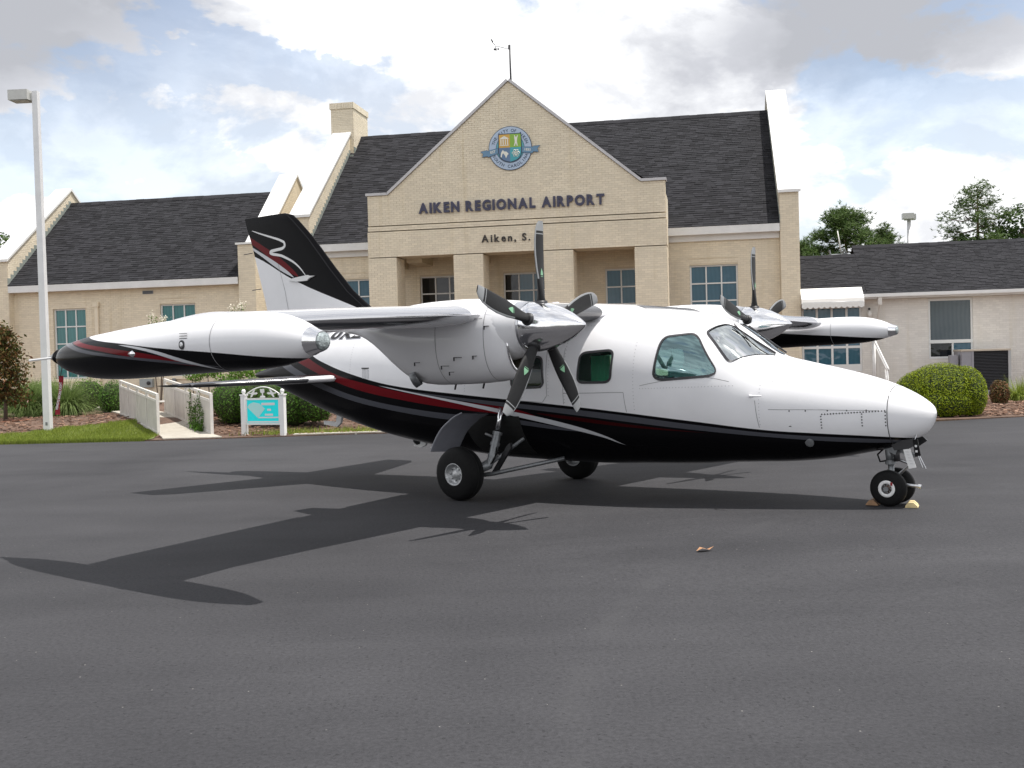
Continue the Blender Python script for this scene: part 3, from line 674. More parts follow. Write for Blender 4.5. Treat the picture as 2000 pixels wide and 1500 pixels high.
# wind vane on the roof
wv = thing('wind_vane', 'dark weather mast with cup anemometer and vane above the gable apex', 'weather mast', bw(.07,1.0,10.2), -PHI)
obj('mast', MB().tube([(0,0,0),(-.02,0,1.93)], [.035,.028], 8), M['darkmetal'], wv, smooth=True)
obj('bracket', MB().mbox((-.03,0,1.85), (.07,.05,.14)), M['darkmetal'], wv)
obj('arm', MB().tube([(-.02,0,1.82),(-.18,0,1.83),(-.36,0,1.89),(-.5,0,1.9)], .010, 6), M['darkmetal'], wv, smooth=True)
obj('vane', MB().box(-.515,-.505,-.02,.0,1.86,1.98).tube([(-.51,0,1.96),(-.60,0,2.05)], .012, 6).add([(-.60,0,2.03),(-.67,.0,2.17),(-.63,0,2.17),(-.57,0,2.08),(-.60,.012,2.03),(-.67,.012,2.17),(-.63,.012,2.17),(-.57,.012,2.08)], [(0,1,2,3),(7,6,5,4),(0,4,5,1),(1,5,6,2),(2,6,7,3)]), M['darkmetal'], wv)
for dx, dz in ((-.57,-.09),(-.44,-.085),(-.52,-.10)):
    obj('cup', MB().lathe([(0,.004),(.015,.03),(.05,.04)], (dx,0,1.90+dz), (1,0,.2), 8, True).tube([(dx,0,1.9+dz),(-.51,0,1.87)], .007, 5), M['darkmetal'], wv, smooth=True)
# aerial on the annex roof
an = thing('roof_aerial', 'white whip aerial on a small bracket at the annex roof ridge step', 'antenna', bw(11.45,5.9,4.75), -PHI)
obj('whip', MB().tube([(-.2,0,.35),(-.32,0,1.15)], [.03,.018], 6), M['trim'], an, smooth=True)
obj('bracket', MB().tube([(-.65,0,.28),(.05,0,.30)], .03, 6).tube([(-.1,0,.5),(-.2,0,.0)], .03, 6).tube([(-.1,0,.5),(.12,0,.0)], .03, 6).tube([(-.62,0,.45),(-.55,0,.15)], .04, 6), M['steel'], an)
# ------------------------------------------------------------------ city seal
SE = thing('city_seal', 'round light blue municipal seal with quartered shield and ribbon on the gable', 'sign', bw(.16,-.012,8.47), -PHI)
cm_ = {k: mat('seal_'+k, c, .4) for k, c in dict(dark=(.035,.06,.11), pale=(.42,.52,.66), teal=(.10,.36,.42), ribbon=(.13,.25,.38), gold=(.60,.36,.07), green=(.24,.44,.05), slate=(.11,.19,.33), aqua=(.06,.36,.42), white=(.75,.74,.66)).items()}
yf = lambda a, b, d: (a, -d, b)
circ = lambda r, n=64, a0=0, a1=360: [(r*math.cos(R(a0+(a1-a0)*i/n)), r*math.sin(R(a0+(a1-a0)*i/n))) for i in range(n+(0 if a1-a0 == 360 else 1))]
obj('backing', MB().prism(circ(.72), yf, 0, .03), cm_['dark'], SE)
obj('ring', MB().prism(circ(.70), yf, .031, .036), cm_['pale'], SE)
obj('inner_outline', MB().prism(circ(.475), yf, .037, .040), cm_['dark'], SE); obj('inner_disc', MB().prism(circ(.46), yf, .041, .044), cm_['teal'], SE)
rib = lambda sg: [(sg*.40,.02),(sg*.75,-.005 if sg > 0 else -.06),(sg*.77,.02 if sg > 0 else -.03),(sg*.99,.03 if sg > 0 else -.07),(sg*.90,-.06 if sg > 0 else -.14),(sg*.93,-.17 if sg > 0 else -.24),(sg*.77,-.15 if sg > 0 else -.22),(sg*.73,-.20 if sg > 0 else -.25),(sg*.40,-.16 if sg > 0 else -.15)]
for sg in (-1, 1):
    p = rib(sg); cxx = sum(q[0] for q in p)/len(p); cyy = sum(q[1] for q in p)/len(p)
    obj('ribbon_outline', MB().prism([(cxx+(x-cxx)*1.06, cyy+(y-cyy)*1.12) for x,y in p], yf, .045, .049), cm_['dark'], SE)
    rb_ = obj('ribbon', MB().prism(p, yf, .050, .054), cm_['ribbon'], SE)
    me = text_mesh('EST' if sg < 0 else '1835', .115, .001, .002, 'CENTER'); me.materials.append(cm_['white'])
    o = obj('lettering', me, None, rb_); o.location = (sg*.57, -.057, -.135 if sg < 0 else -.115); o.rotation_euler = (R(90), R(-10 if sg < 0 else 7), 0)
def shield(k):
    pts = [(-.385*k,.46*k),(-.36*k,.48*k),(.36*k,.48*k),(.385*k,.46*k),(.39*k,-.12*k)]
    pts += [(.39*k*math.cos(R(t))**.8, -.12*k-.33*k*math.sin(R(t))) for t in (15,30,45,60,75)]+[(0,-.475*k)]
    pts += [(-.39*k*math.cos(R(t))**.8, -.12*k-.33*k*math.sin(R(t))) for t in (75,60,45,30,15)]+[(-.39*k,-.12*k)]
    return pts
obj('shield', MB().prism(shield(1.0), yf, .055, .060), cm_['dark'], SE)
def clip(poly, ax, sg, v):
    out = []; n = len(poly)
    for i in range(n):
        p, q = poly[i], poly[(i+1) % n]; a, b = sg*(p[ax]-v), sg*(q[ax]-v)
        if a >= 0: out.append(p)
        if a*b < 0: t = a/(a-b); out.append((p[0]+(q[0]-p[0])*t, p[1]+(q[1]-p[1])*t))
    return out
sh = shield(.94)
for (sx_, sy_, k) in ((-1,1,'gold'),(1,1,'green'),(-1,-1,'slate'),(1,-1,'aqua')):
    obj('quarter', MB().prism(clip(clip(sh,0,sx_,0),1,sy_,.02), yf, .061, .064), cm_[k], SE)
ic = MB()
for i in range(4): ic.box(-.315+i*.075,-.28+i*.075,-.068,-.066,.12,.29)
ic.box(-.335,-.04,-.068,-.066,.085,.11); ic.prism([(-.335,.30),(-.04,.30),(-.05,.33),(-.19,.40),(-.32,.33)], yf, .066, .068)
obj('courthouse_icon', ic, cm_['white'], SE)
obj('figure_icon', MB().prism([(.13,.06),(.165,.2),(.15,.31),(.145,.41),(.17,.41),(.18,.345),(.205,.37),(.225,.345),(.25,.41),(.275,.40),(.25,.31),(.235,.2),(.26,.06),(.225,.06),(.205,.16),(.165,.06)], yf, .066, .068), cm_['white'], SE)
obj('horse_icon', MB().prism([(-.32,-.28),(-.30,-.14),(-.27,-.09),(-.24,-.05),(-.20,-.10),(-.12,-.11),(-.05,-.19),(-.09,-.22),(-.14,-.33),(-.17,-.24),(-.20,-.20),(-.235,-.16),(-.27,-.21),(-.28,-.29)], yf, .066, .068), cm_['white'], SE)
at = MB()
for k in range(3):
    ca, sa = math.cos(R(60*k)), math.sin(R(60*k)); pp = []
    for i in range(25):
        x, y = .125*math.cos(i*math.pi/12), .05*math.sin(i*math.pi/12); pp.append((.19+x*ca-y*sa, -.067, -.17+x*sa+y*ca))
    at.tube(pp, .009, 4)
at.prism([(.19+x, -.17+y) for x, y in circ(.03, 12)], yf, .066, .07); obj('atom_icon', at, cm_['white'], SE)
def arc_text(txt, r, top=True, size=.135, span=150):
    ad = span/(len(txt)-1)
    for i, ch_ in enumerate(txt):
        if ch_ == ' ': continue
        a_ = (90+span/2-ad*i) if top else (270-span/2+ad*i)
        me = text_mesh(ch_, size, .001, .0025, 'CENTER'); me.materials.append(cm_['dark'])
        o = obj('letter', me, None, SE); rr = r if top else r+size*.7
        o.location = (rr*math.cos(R(a_)), -.039, rr*math.sin(R(a_))); o.rotation_euler = (R(90), -R(a_-90 if top else a_-270), 0)
arc_text('THE CITY OF AIKEN', .535, True, .135, 145); arc_text('SOUTH CAROLINA', .54, False, .135, 132)
# ------------------------------------------------------------------ aircraft (frame: x forward, y to its left, z up)
TH = -0.6623; BANK = 0.009
AC = thing('airplane', 'white and black twin turboprop airplane with red and grey stripes parked on the apron', 'airplane', (0.1094,13.4211,0), TH)
AC.rotation_euler = (BANK, 0, TH)
FU=[4.975,4.95,4.88,4.75,4.55,4.3,4.0,3.65,3.43,3.3,3.1,2.9,2.65,2.35,1.9,1.2,0,-1,-2,-3,-3.4,-4,-4.6,-4.95,-5.02]
FT=[.985,1.045,1.11,1.19,1.28,1.36,1.435,1.515,1.57,1.64,1.79,1.92,2.02,2.085,2.13,2.16,2.18,2.18,2.17,2.09,1.98,1.74,1.57,1.50,1.46]
FB=[.985,.90,.80,.72,.645,.59,.53,.49,.475,.47,.46,.45,.43,.415,.40,.38,.40,.48,.62,.84,.95,1.15,1.35,1.43,1.46]
FW=[0,.09,.17,.26,.35,.435,.525,.61,.655,.68,.72,.755,.785,.81,.825,.825,.825,.81,.71,.55,.475,.36,.22,.09,0]
FC=[.985,.98,.98,.98,.99,1.0,1.02,1.05,1.08,1.1,1.15,1.2,1.22,1.25,1.28,1.28,1.28,1.3,1.35,1.40,1.42,1.44,1.46,1.465,1.46]
def pchip(X, Y):
    n = len(X); h = [X[i+1]-X[i] for i in range(n-1)]; d = [(Y[i+1]-Y[i])/h[i] for i in range(n-1)]
    m = [d[0]]+[0 if d[i-1]*d[i] <= 0 else 2*d[i-1]*d[i]/(d[i-1]+d[i]) for i in range(1,n-1)]+[d[-1]]
    def f(x):
        x = min(max(x, X[0]), X[-1]); i = 0
        while i < n-2 and x > X[i+1]: i += 1
        t = (x-X[i])/h[i]
        return (1+2*t)*(1-t)**2*Y[i]+t*(1-t)**2*h[i]*m[i]+t*t*(3-2*t)*Y[i+1]+t*t*(t-1)*h[i]*m[i+1]
    return f
ft, fb, fw_, fc_ = [pchip(FU[::-1], L[::-1]) for L in (FT,FB,FW,FC)]
NTT, NBB = 2.3, 2.2
def fsec(u): return ft(u), fb(u), fw_(u), fc_(u)
def fpt(u, a, off=0.0):
    zt,zb,w_,zc = fsec(u); c_,s_ = math.cos(a), math.sin(a); n = NTT if s_ >= 0 else NBB
    y = (w_+off)*math.copysign(abs(c_)**(2/n), c_); z = zc+((zt-zc+off) if s_ >= 0 else (zc-zb+off))*math.copysign(abs(s_)**(2/n), s_)
    return (u, y, z)
def ang_of(u, z, left=False):                    # section angle whose height is z
    zt,zb,w_,zc = fsec(u); n = NTT if z >= zc else NBB; h = (zt-zc) if z >= zc else (zc-zb)
    s_ = min(1.0, abs(z-zc)/h)**(n/2); a = math.asin(s_); a = a if z >= zc else -a
    return a if left else math.pi-a
# livery: stripes follow curves in (x, z) of the aircraft frame ------------------
def paint_mat(name, x0, x1, z0, z1, layers, coat=0.5, outer=None):
    m = bpy.data.materials.new(name); m.use_nodes = True; t = NT(m.node_tree); b = t.n['Principled BSDF']
    tcn = t.new('ShaderNodeTexCoord'); sp = t.new('ShaderNodeSeparateXYZ'); t.l.new(tcn.outputs['Object'], sp.inputs[0])
    un = t.rng(sp.outputs[0], x0, x1, 0, 1, False); zn = t.rng(sp.outputs[2], z0, z1, 0, 1, False)
    dz = 1/(z1-z0); soft = (z1-z0)*300
    nrm = lambda pts: [((x-x0)/(x1-x0), (z-z0)*dz) for x, z in pts]
    nz = t.noise(tcn.outputs['Object'], 2.0, 4, 0.6); v = t.rng(nz, .3, .7, .96, 1.03, False)
    col = (0.80,0.80,0.82)
    for kind, c, pts, *rest in layers:
        cv = t.curve(un, nrm(pts))
        if kind == 'below': f = t.m('MULTIPLY', t.m('SUBTRACT', cv, zn), soft, clamp=True)
        else:                                    # band between two curves
            cv2 = t.curve(un, nrm(rest[0]))
            f = t.m('MULTIPLY', t.m('MULTIPLY', t.m('SUBTRACT', cv, zn), soft, clamp=True), t.m('MULTIPLY', t.m('SUBTRACT', zn, cv2), soft, clamp=True))
        if outer and kind == 'band': f = t.m('MULTIPLY', f, t.rng(t.m('ABSOLUTE', sp.outputs[1]), outer-.01, outer+.01))
        col = t.mix(f, col, c)
    mm = t.new('ShaderNodeVectorMath', operation='SCALE'); t.put(mm.inputs[0], col); t.l.new(v, mm.inputs[3])
    t.l.new(mm.outputs[0], b.inputs['Base Color'])
    b.inputs['Roughness'].default_value = 0.18; b.inputs['IOR'].default_value = 1.45
    bw2 = t.new('ShaderNodeRGBToBW'); t.put(bw2.inputs[0], col); t.l.new(t.rng(bw2.outputs[0], 0.0, .5, .07, .5, False), b.inputs['Specular IOR Level'])
    w3 = t.noise(tcn.outputs['Object'], 3.0, 2, 0.5); bp = t.new('ShaderNodeBump'); bp.inputs['Strength'].default_value = 0.05; bp.inputs['Distance'].default_value = 0.02
    t.l.new(w3, bp.inputs['Height']); t.l.new(bp.outputs[0], b.inputs['Normal'])
    return m
BK, RD, GY, SV = (0.005,0.005,0.006), (0.13,0.006,0.010), (0.075,0.078,0.092), (0.56,0.57,0.60)
Tt = [(5,.735),(4.62,.774),(4.0,.814),(3.53,.843),(2.75,.933),(1.86,1.029),(.86,1.119),(-.27,1.211),(-1.12,1.287),(-1.7,1.36),(-2.13,1.44),(-2.75,1.58),(-3.3,1.75),(-3.75,2.0),(-4.2,2.3),(-5.1,2.6)]
G1t = [(5,.72),(4.61,.748),(3.52,.815),(2.74,.899),(1.86,.998),(.85,1.084),(.19,1.134),(-.6,1.20),(-1.3,1.27),(-1.6,1.30),(-5.1,1.30)]
G1b = [(5,.71),(4.43,.715),(3.51,.772),(2.73,.84),(1.84,.93),(.84,1.028),(.19,1.085),(-.6,1.175),(-1.3,1.262),(-1.6,1.32),(-5.1,1.5)]
R1t = [(.9,.93),(.7,1.0),(.48,1.05),(-.28,1.128),(-1.12,1.222),(-2.13,1.372),(-2.6,1.46),(-3.06,1.60),(-3.5,1.76),(-4,1.98),(-5.1,2.5)]
R1b = [(.9,.94),(.7,.945),(.46,.968),(-.3,1.027),(-1.14,1.121),(-2.14,1.26),(-2.84,1.42),(-3.3,1.55),(-3.73,1.68),(-4.2,1.87),(-5.1,2.3)]
R2t = [(3.0,.80),(2.0,.89),(1.4,.955),(1.0,.99),(.8,1.0),(.5,.9),(-5,.5)]; R2b = [(3.0,.80),(2.0,.855),(1.4,.91),(1.0,.96),(.8,1.0),(.5,1.1),(-5,1.5)]
GYt = [(1.6,.78),(1.2,.83),(.45,.926),(-.48,.975),(-1.16,1.037),(-2.16,1.171),(-2.84,1.32),(-3.4,1.48),(-4,1.68),(-5.1,2.1)]
GYb = [(1.6,.79),(1.2,.80),(.43,.865),(-.5,.899),(-1.19,.965),(-2.19,1.096),(-2.86,1.235),(-3.4,1.38),(-4,1.57),(-5.1,1.95)]
SWt = [(2.05,.60),(1.89,.65),(1.66,.758),(1.164,.893),(.18,1.06),(-.86,1.208),(-1.75,1.325),(-2.2,1.36),(-5,1.36)]
SWb = [(2.05,.62),(1.89,.648),(1.644,.730),(1.143,.838),(.17,1.013),(-.86,1.186),(-1.75,1.326),(-2.2,1.42),(-5,2.0)]
M['fuselage'] = paint_mat('fuselage_livery', -5.2, 5.2, 0.0, 3.0, [
    ('below', BK, Tt), ('band', GY, G1t, G1b), ('band', (0.035,0.003,0.004), R2t, R2b), ('band', GY, GYt, GYb), ('band', RD, R1t, R1b), ('band', SV, SWt, SWb)])
# windows as outlines on the skin: (x, section angle) on the right side, mirrored on the left
def smooth_poly(pts, n=6, r=.22):                # rounded corners
    out = []; k = len(pts)
    for i in range(k):
        p0, p, p1 = Vector(pts[i-1]), Vector(pts[i]), Vector(pts[(i+1) % k])
        a, b = p+(p0-p)*r, p+(p1-p)*r
        for j in range(n+1):
            t = j/n; out.append(tuple(a*(1-t)**2+p*2*t*(1-t)+b*t*t))
    den_ = []
    for p, q in zip(out, out[1:]+out[:1]):
        m_ = max(1, int(math.hypot((q[0]-p[0]), (q[1]-p[1])*.6)/.022))
        for i_ in range(m_): den_.append((p[0]+(q[0]-p[0])*i_/m_, p[1]+(q[1]-p[1])*i_/m_))
    return den_
sidew = [(2.395,1.805),(2.74,1.835),(3.075,1.39),(2.345,1.345)]
cabw  = [(1.43,1.665),(1.865,1.69),(1.85,1.335),(1.41,1.33)]
cabw2 = [(0.50,1.62),(0.93,1.64),(0.965,1.285),(0.495,1.275)]
WIN = []                                          # (outline in (x, angle), glass)
def zpoly(pts): return [(u, ang_of(u, z)) for u, z in smooth_poly(pts)]
WIN.append(('cockpit', zpoly(sidew))); WIN.append(('cabin', zpoly(cabw))); WIN.append(('cabin', zpoly(cabw2)))
shield_a = smooth_poly([(2.815,R(126)),(2.90,R(96.5)),(3.425,R(94.5)),(3.135,R(147))], 6, .13)
WIN.append(('shield', shield_a))
def inside(poly, x, y):
    c_ = False; n = len(poly); j = n-1
    for i in range(n):
        xi, yi = poly[i]; xj, yj = poly[j]
        if (yi > y) != (yj > y) and x < (xj-xi)*(y-yi)/(yj-yi)+xi: c_ = not c_
        j = i
    return c_
bbs = [(min(p[0] for p in w_), max(p[0] for p in w_), min(p[1] for p in w_), max(p[1] for p in w_)) for _, w_ in WIN]
def inwin(u, a):
    if a > math.pi*1.5: a -= 2*math.pi
    if a < math.pi/2: a = math.pi-a
    for (_, w_), (a0,a1,b0,b1) in zip(WIN, bbs):
        if a0 <= u <= a1 and b0 <= a <= b1 and inside(w_, u, a): return True
    return False
us = [4.975,4.97,4.96,4.945,4.92,4.9,4.86,4.82,4.77,4.72,4.66,4.60]
x = 4.55
while x > 3.5: us.append(x); x -= .05
while x > 0.4: us.append(x); x -= .0125
while x > -4.9: us.append(x); x -= .08
us += [-4.92,-4.97,-5.0,-5.02]
NA = 300
fm = MB(); rings = [[fpt(u, 2*math.pi*k/NA) for k in range(NA)] for u in us]
for r_ in rings: fm.v += r_
for i in range(len(us)-1):
    um = (us[i]+us[i+1])/2
    for j in range(NA):
        if 0.4 < um < 3.5 and inwin(um, 2*math.pi*(j+.5)/NA): continue
        a_, b_ = i*NA+j, i*NA+(j+1) % NA; fm.f.append((a_, b_, b_+NA, a_+NA)); fm.mi.append(0)
fus = obj('fuselage', fm, M['fuselage'], AC, smooth=True)
def tinted(name, tint, refl, gcol=(.9,.95,.95)):
    m = bpy.data.materials.new(name); m.use_nodes = True; t = NT(m.node_tree); t.n.remove(t.n['Principled BSDF'])
    tr = t.new('ShaderNodeBsdfTransparent'); tr.inputs[0].default_value = (*tint, 1)
    gl = t.new('ShaderNodeBsdfGlossy'); gl.inputs['Roughness'].default_value = 0.03; gl.inputs[0].default_value = (*gcol,1)
    fr_ = t.new('ShaderNodeFresnel'); fr_.inputs[0].default_value = refl
    mx = t.new('ShaderNodeMixShader'); t.l.new(fr_.outputs[0], mx.inputs[0]); t.l.new(tr.outputs[0], mx.inputs[1]); t.l.new(gl.outputs[0], mx.inputs[2])
    t.l.new(mx.outputs[0], t.n['Material Output'].inputs[0]); return m
M['glass_cockpit'] = tinted('cockpit_glass', (.66,.93,.93), 3.4, (.62,.90,.92)); M['glass_cabin'] = tinted('cabin_glass', (.62,.96,.84), 1.5); M['glass_shield'] = tinted('windshield_glass', (.62,.67,.72), 9.0)
for kind, poly in WIN:
    for left in (False, True):
        q = [(u, math.pi-a if left else a) for u, a in poly]
        cu_, ca_ = sum(p[0] for p in q)/len(q), sum(p[1] for p in q)/len(q)
        pm_ = MB(); K = 8; n = len(q)                          # pane: concentric rings so it keeps the skin's curve
        for k in range(K+1):
            f_ = 1.0-k/K*0.999; pm_.v += [fpt(cu_+(u-cu_)*f_, ca_+(a-ca_)*f_, .003) for u, a in q]
        for k in range(K):
            for j in range(n): a_ = k*n+j; b_ = k*n+(j+1) % n; pm_.f.append((a_,b_,b_+n,a_+n)); pm_.mi.append(0)
        nm = 'windshield' if kind == 'shield' else 'window'
        pane = obj(nm, pm_, M[{'cockpit':'glass_cockpit','cabin':'glass_cabin','shield':'glass_shield'}[kind]], AC, smooth=True)
        sl = MB(); wd_o, wd_i = .007, .020; outer, inner = [], []
        pts3 = [Vector(fpt(u, a)) for u, a in q]
        for j in range(n):
            tg = (pts3[(j+1) % n]-pts3[j-1]).normalized(); u, a = q[j]
            nr = (Vector(fpt(u, a+.01))-Vector(fpt(u, a-.01))).cross(Vector((1,0,0))); nr.normalize()
            cdir = (Vector(fpt(cu_, ca_))-pts3[j]); sd_ = tg.cross(nr).normalized()
            if sd_.dot(cdir) < 0: sd_ = -sd_
            out_ = nr if nr.dot(pts3[j]-Vector((u,0,1.3))) > 0 else -nr
            outer.append(pts3[j]-sd_*wd_o+out_*.006); inner.append(pts3[j]+sd_*wd_i+out_*.006)
        sl.loft([[p-Vector((0,0,0)) for p in outer], inner], False, False)
        obj('seal', sl, M['seal'], pane, smooth=True)
# cockpit and cabin interior
fl_ = MB().box(.3,3.3,-.55,.55,.80,.84); obj('cabin_floor', fl_, M['seat'], AC)
for u, y in ((.45,-.42),(.45,.42)):
    se = MB(); se.mbox((u,y,1.08), (.42,.42,.14)); se.mbox((u-.22,y,1.26), (.11,.40,.42))
    if u < 1: se.mbox((u-.24,y,1.62), (.08,.24,.16))
    obj('seat', se, M['seat'] if u < 2 else M['interior'], AC)
obj('instrument_panel', MB().mbox((3.0,0,1.28), (.16,1.05,.34), Matrix.Rotation(R(-12),3,'Y')), M['darkmetal'], AC)
obj('glare_shield', MB().mbox((3.02,0,1.47), (.34,1.05,.03)), M['interior'], AC)
obj('chart_case', MB().box(2.42,2.60,-.60,-.45,1.38,1.52).box(2.60,2.80,-.60,-.48,1.38,1.46), mat('teal_case', (.12,.55,.47), .6), AC)
for y in (-.36,.36): obj('control_yoke', MB().tube([(2.98,y,1.3),(2.72,y,1.33)], .02, 6).tube([(2.72,y-.13,1.50),(2.72,y-.09,1.35),(2.72,y+.09,1.35),(2.72,y+.13,1.50)], .018, 6), M['darkmetal'], AC)
# curtains of the rear cabin bay
obj('cabin_curtain', MB().loft([[(1.05+.26*i/24, .0+.012*math.sin(i*1.6), z_) for i in range(25)] for z_ in (1.1,1.62)], False, False, closed=False), mat('curtain_green', (.40,.90,.68), .9), AC)
# panel lines, thin dark strips just proud of the skin
def skin_line(pts, wd=.006, m='seal', nm='panel_line', off=.002):
    L = []
    for (u0,a0),(u1,a1) in zip(pts, pts[1:]):
        for i in range(8): L.append((u0+(u1-u0)*i/8, a0+(a1-a0)*i/8))
    L.append(pts[-1]); P3 = [Vector(fpt(u,a,off)) for u,a in L]; r1, r2 = [], []
    for i, p in enumerate(P3):
        tg = (P3[min(i+1,len(P3)-1)]-P3[max(i-1,0)]).normalized(); nr = Vector((0, p.y, p.z-1.25)).normalized(); s_ = tg.cross(nr).normalized()*wd/2
        r1.append(p-s_); r2.append(p+s_)
    obj(nm, MB().loft([r1, r2], False, False, closed=False), M[m], fus, fix=False)
M['line'] = mat('panel_gap', (.30,.30,.31), .6)
za = lambda u, z: (u, ang_of(u, z))
skin_line([(4.615, R(20+i*10)) for i in range(0, 29)], .008, 'seal', 'radome_seam')
for pts in ([za(2.2,1.30),za(3.16,1.33)], [za(1.22,1.72),za(1.22,1.10)], [za(2.0,1.23),za(1.22,1.22)], [za(2.0,1.23),za(2.02,1.02)], [za(.98,1.75),za(1.0,1.2),za(.93,1.12),za(.42,1.15)],
            [za(4.55,1.03),za(3.55,1.05)], [za(3.42,1.14),za(3.45,.87)]): skin_line(pts, .006, 'line')
def rivets(pts, m='darkmetal', r=.008):
    mb = MB()
    for u, z in pts: mb.lathe([(0,r),(.003,r*.8),(.004,.0005)], fpt(u, ang_of(u, z), .001), (0,-1,0), 6, True)
    return obj('fastener', mb, M[m], fus)
for i in range(22): rivets([(4.05+i*.026, 1.0+.0013*i)])
for i in range(5): rivets([(4.04,.98-i*.028)]); rivets([(4.40,1.0-i*.028)]); rivets([(4.60,1.015-i*.032)])
for u in (3.75,3.9,4.1,4.27,4.44): rivets([(u,1.035)])
rv = MB()
def rivrow(u0, z0, u1, z1, n):
    for i in range(n):
        u, z = u0+(u1-u0)*i/(n-1), z0+(z1-z0)*i/(n-1); rv.lathe([(0,.0045),(.0015,.004),(.002,.0004)], fpt(u, ang_of(u, z), .0008), (0,-1,.2), 5, True)
for r_ in ((1.235,1.12,1.235,1.95,24),(1.02,1.2,1.02,1.70,14),(2.12,1.05,2.12,1.98,26),(3.46,.9,3.46,1.5,18),(1.25,2.02,2.3,1.93,30),(1.25,1.98,2.3,1.86,26),(-1.0,1.34,-1.0,1.7,12),(-2.3,1.5,-2.3,1.85,12),(-.2,1.25,-.2,1.6,12),(2.2,1.27,3.2,1.29,30),(3.5,1.33,4.5,1.24,30)): rivrow(*r_)
obj('rivet', rv, M['line'], fus, kind='stuff', fix=False)
obj('access_grille', MB().box(3.70,3.76,-.572,-.565,.90,.908).box(3.70,3.76,-.572,-.565,.88,.888), M['black_hole'], fus)
obj('taxi_light', MB().lathe([(0,.045),(.01,.045),(.014,.03)], fpt(3.9, ang_of(3.9,.72), .0), (0,-1,-.35), 14, True), M['steel'], AC)
obj('static_port', MB().tube([(3.37,-.655,1.19),(3.40,-.72,1.185),(3.53,-.735,1.19)], [.012,.014,.006], 8), M['white_paint'], AC, smooth=True)
obj('air_vent', MB().box(-2.03,-1.90,-.715,-.70,1.535,1.55), M['darkmetal'], AC)
for i in range(5): obj('vent_slot', MB().tube([Vector(fpt(-2.02+i*.03, ang_of(-2.0, 1.53-.02*k), .003)) for k in range(7)], .004, 4), M['alu'], AC)
# wipers
for y in (-.30,.30):
    obj('wiper', MB().tube([fpt(3.42,R(90)-y*.5,.03),fpt(3.2,R(90)-y*.55,.035),fpt(2.98,R(90)-y*.62,.03)], .010, 6).tube([fpt(3.22,R(90)-y*1.0,.03),fpt(2.95,R(90)-y*.35,.03)], .007, 5), M['darkmetal'], AC)
# ------------------------------------------------------------------ wing
def foil(n=18):                                   # unit airfoil loop from the trailing edge over the top and back
    xs = [0.5*(1+math.cos(math.pi*i/n)) for i in range(n+1)]
    th = lambda x: 5*(0.2969*math.sqrt(x)-0.126*x-0.3516*x*x+0.2843*x**3-0.1036*x**4)
    cam_ = lambda x: 0.08*x*(1-x)
    top = [(x, cam_(x)+th(x)) for x in xs]; bot = [(x, cam_(x)-th(x)) for x in xs[::-1][1:-1]]
    return top, bot
def wing_sec(y, ule, chord, z, tc, part='all'):
    top, bot = foil(); pts = top+bot
    return [(ule-x*chord, y, z+q*chord*tc+(0 if True else 0)) for x, q in pts]
WST = [(0,1.56,1.95,2.10,.13),(.8,1.55,1.92,2.10,.13),(2.3,1.53,1.68,2.075,.13),(4.2,1.52,1.40,2.03,.14),(5.1,1.56,1.27,1.995,.15),(5.45,1.66,1.32,1.98,.155)]
def wst(y):
    y = abs(y)
    for (a, b) in zip(WST, WST[1:]):
        if y <= b[0]: f_ = (y-a[0])/(b[0]-a[0]); return [p+(q-p)*f_ for p, q in zip(a, b)]
    return list(WST[-1])
wm = MB(); wm.loft([wing_sec(sg*s_[0], s_[1], s_[2], s_[3], s_[4]) for sg, s_ in [(-1, q) for q in WST[::-1]]+[(1, q) for q in WST[1:]]])
wing = obj('wing', wm, M['white_paint'], AC, auto=40)
def boot(y0, y1, xf=.075, m='boot', off=.005, nm='deicing_boot', lim=(0,.075)):
    bm_ = MB(); rs = []
    for i in range(7):
        y = y0+(y1-y0)*i/6; _, ule, ch_, z, tc = wst(y); row = []
        th = lambda x: 5*(0.2969*math.sqrt(x)-0.126*x-0.3516*x*x+0.2843*x**3-0.1036*x**4)
        for k in range(-8, 9):
            x = xf*(k/8)**2; q = 0.08*x*(1-x)+(th(x) if k <= 0 else -th(x))*1.0
            nx = 1-abs(k)/8*.7
            row.append((ule-x*ch_+off*nx, y, z+q*ch_*tc+(off if k < 0 else -off)*abs(k)/8))
        rs.append(row)
    bm_.loft(rs, False, False, closed=False); return obj(nm, bm_, M[m], wing, smooth=True)
for sg in (-1, 1): boot(sg*2.72, sg*5.35, .09, 'polished', nm='leading_edge'); boot(sg*.5, sg*1.85, .09, 'boot')
# drooped flap panels under the trailing edge
for sg in (-1, 1):
    for y0, y1 in ((.85,1.95),(2.75,5.25)):
        fm_ = MB(); rs = []
        for y in (y0, y1):
            _, ule, ch_, z, tc = wst(y); te = ule-ch_
            rs.append([(te+.42, sg*y, z-.03), (te+.36, sg*y, z+.005), (te+.02, sg*y, z-.055), (te-.06, sg*y, z-.10), (te+.30, sg*y, z-.085)])
        fm_.loft(rs); obj('flap', fm_, M['white_paint'], wing, auto=30)
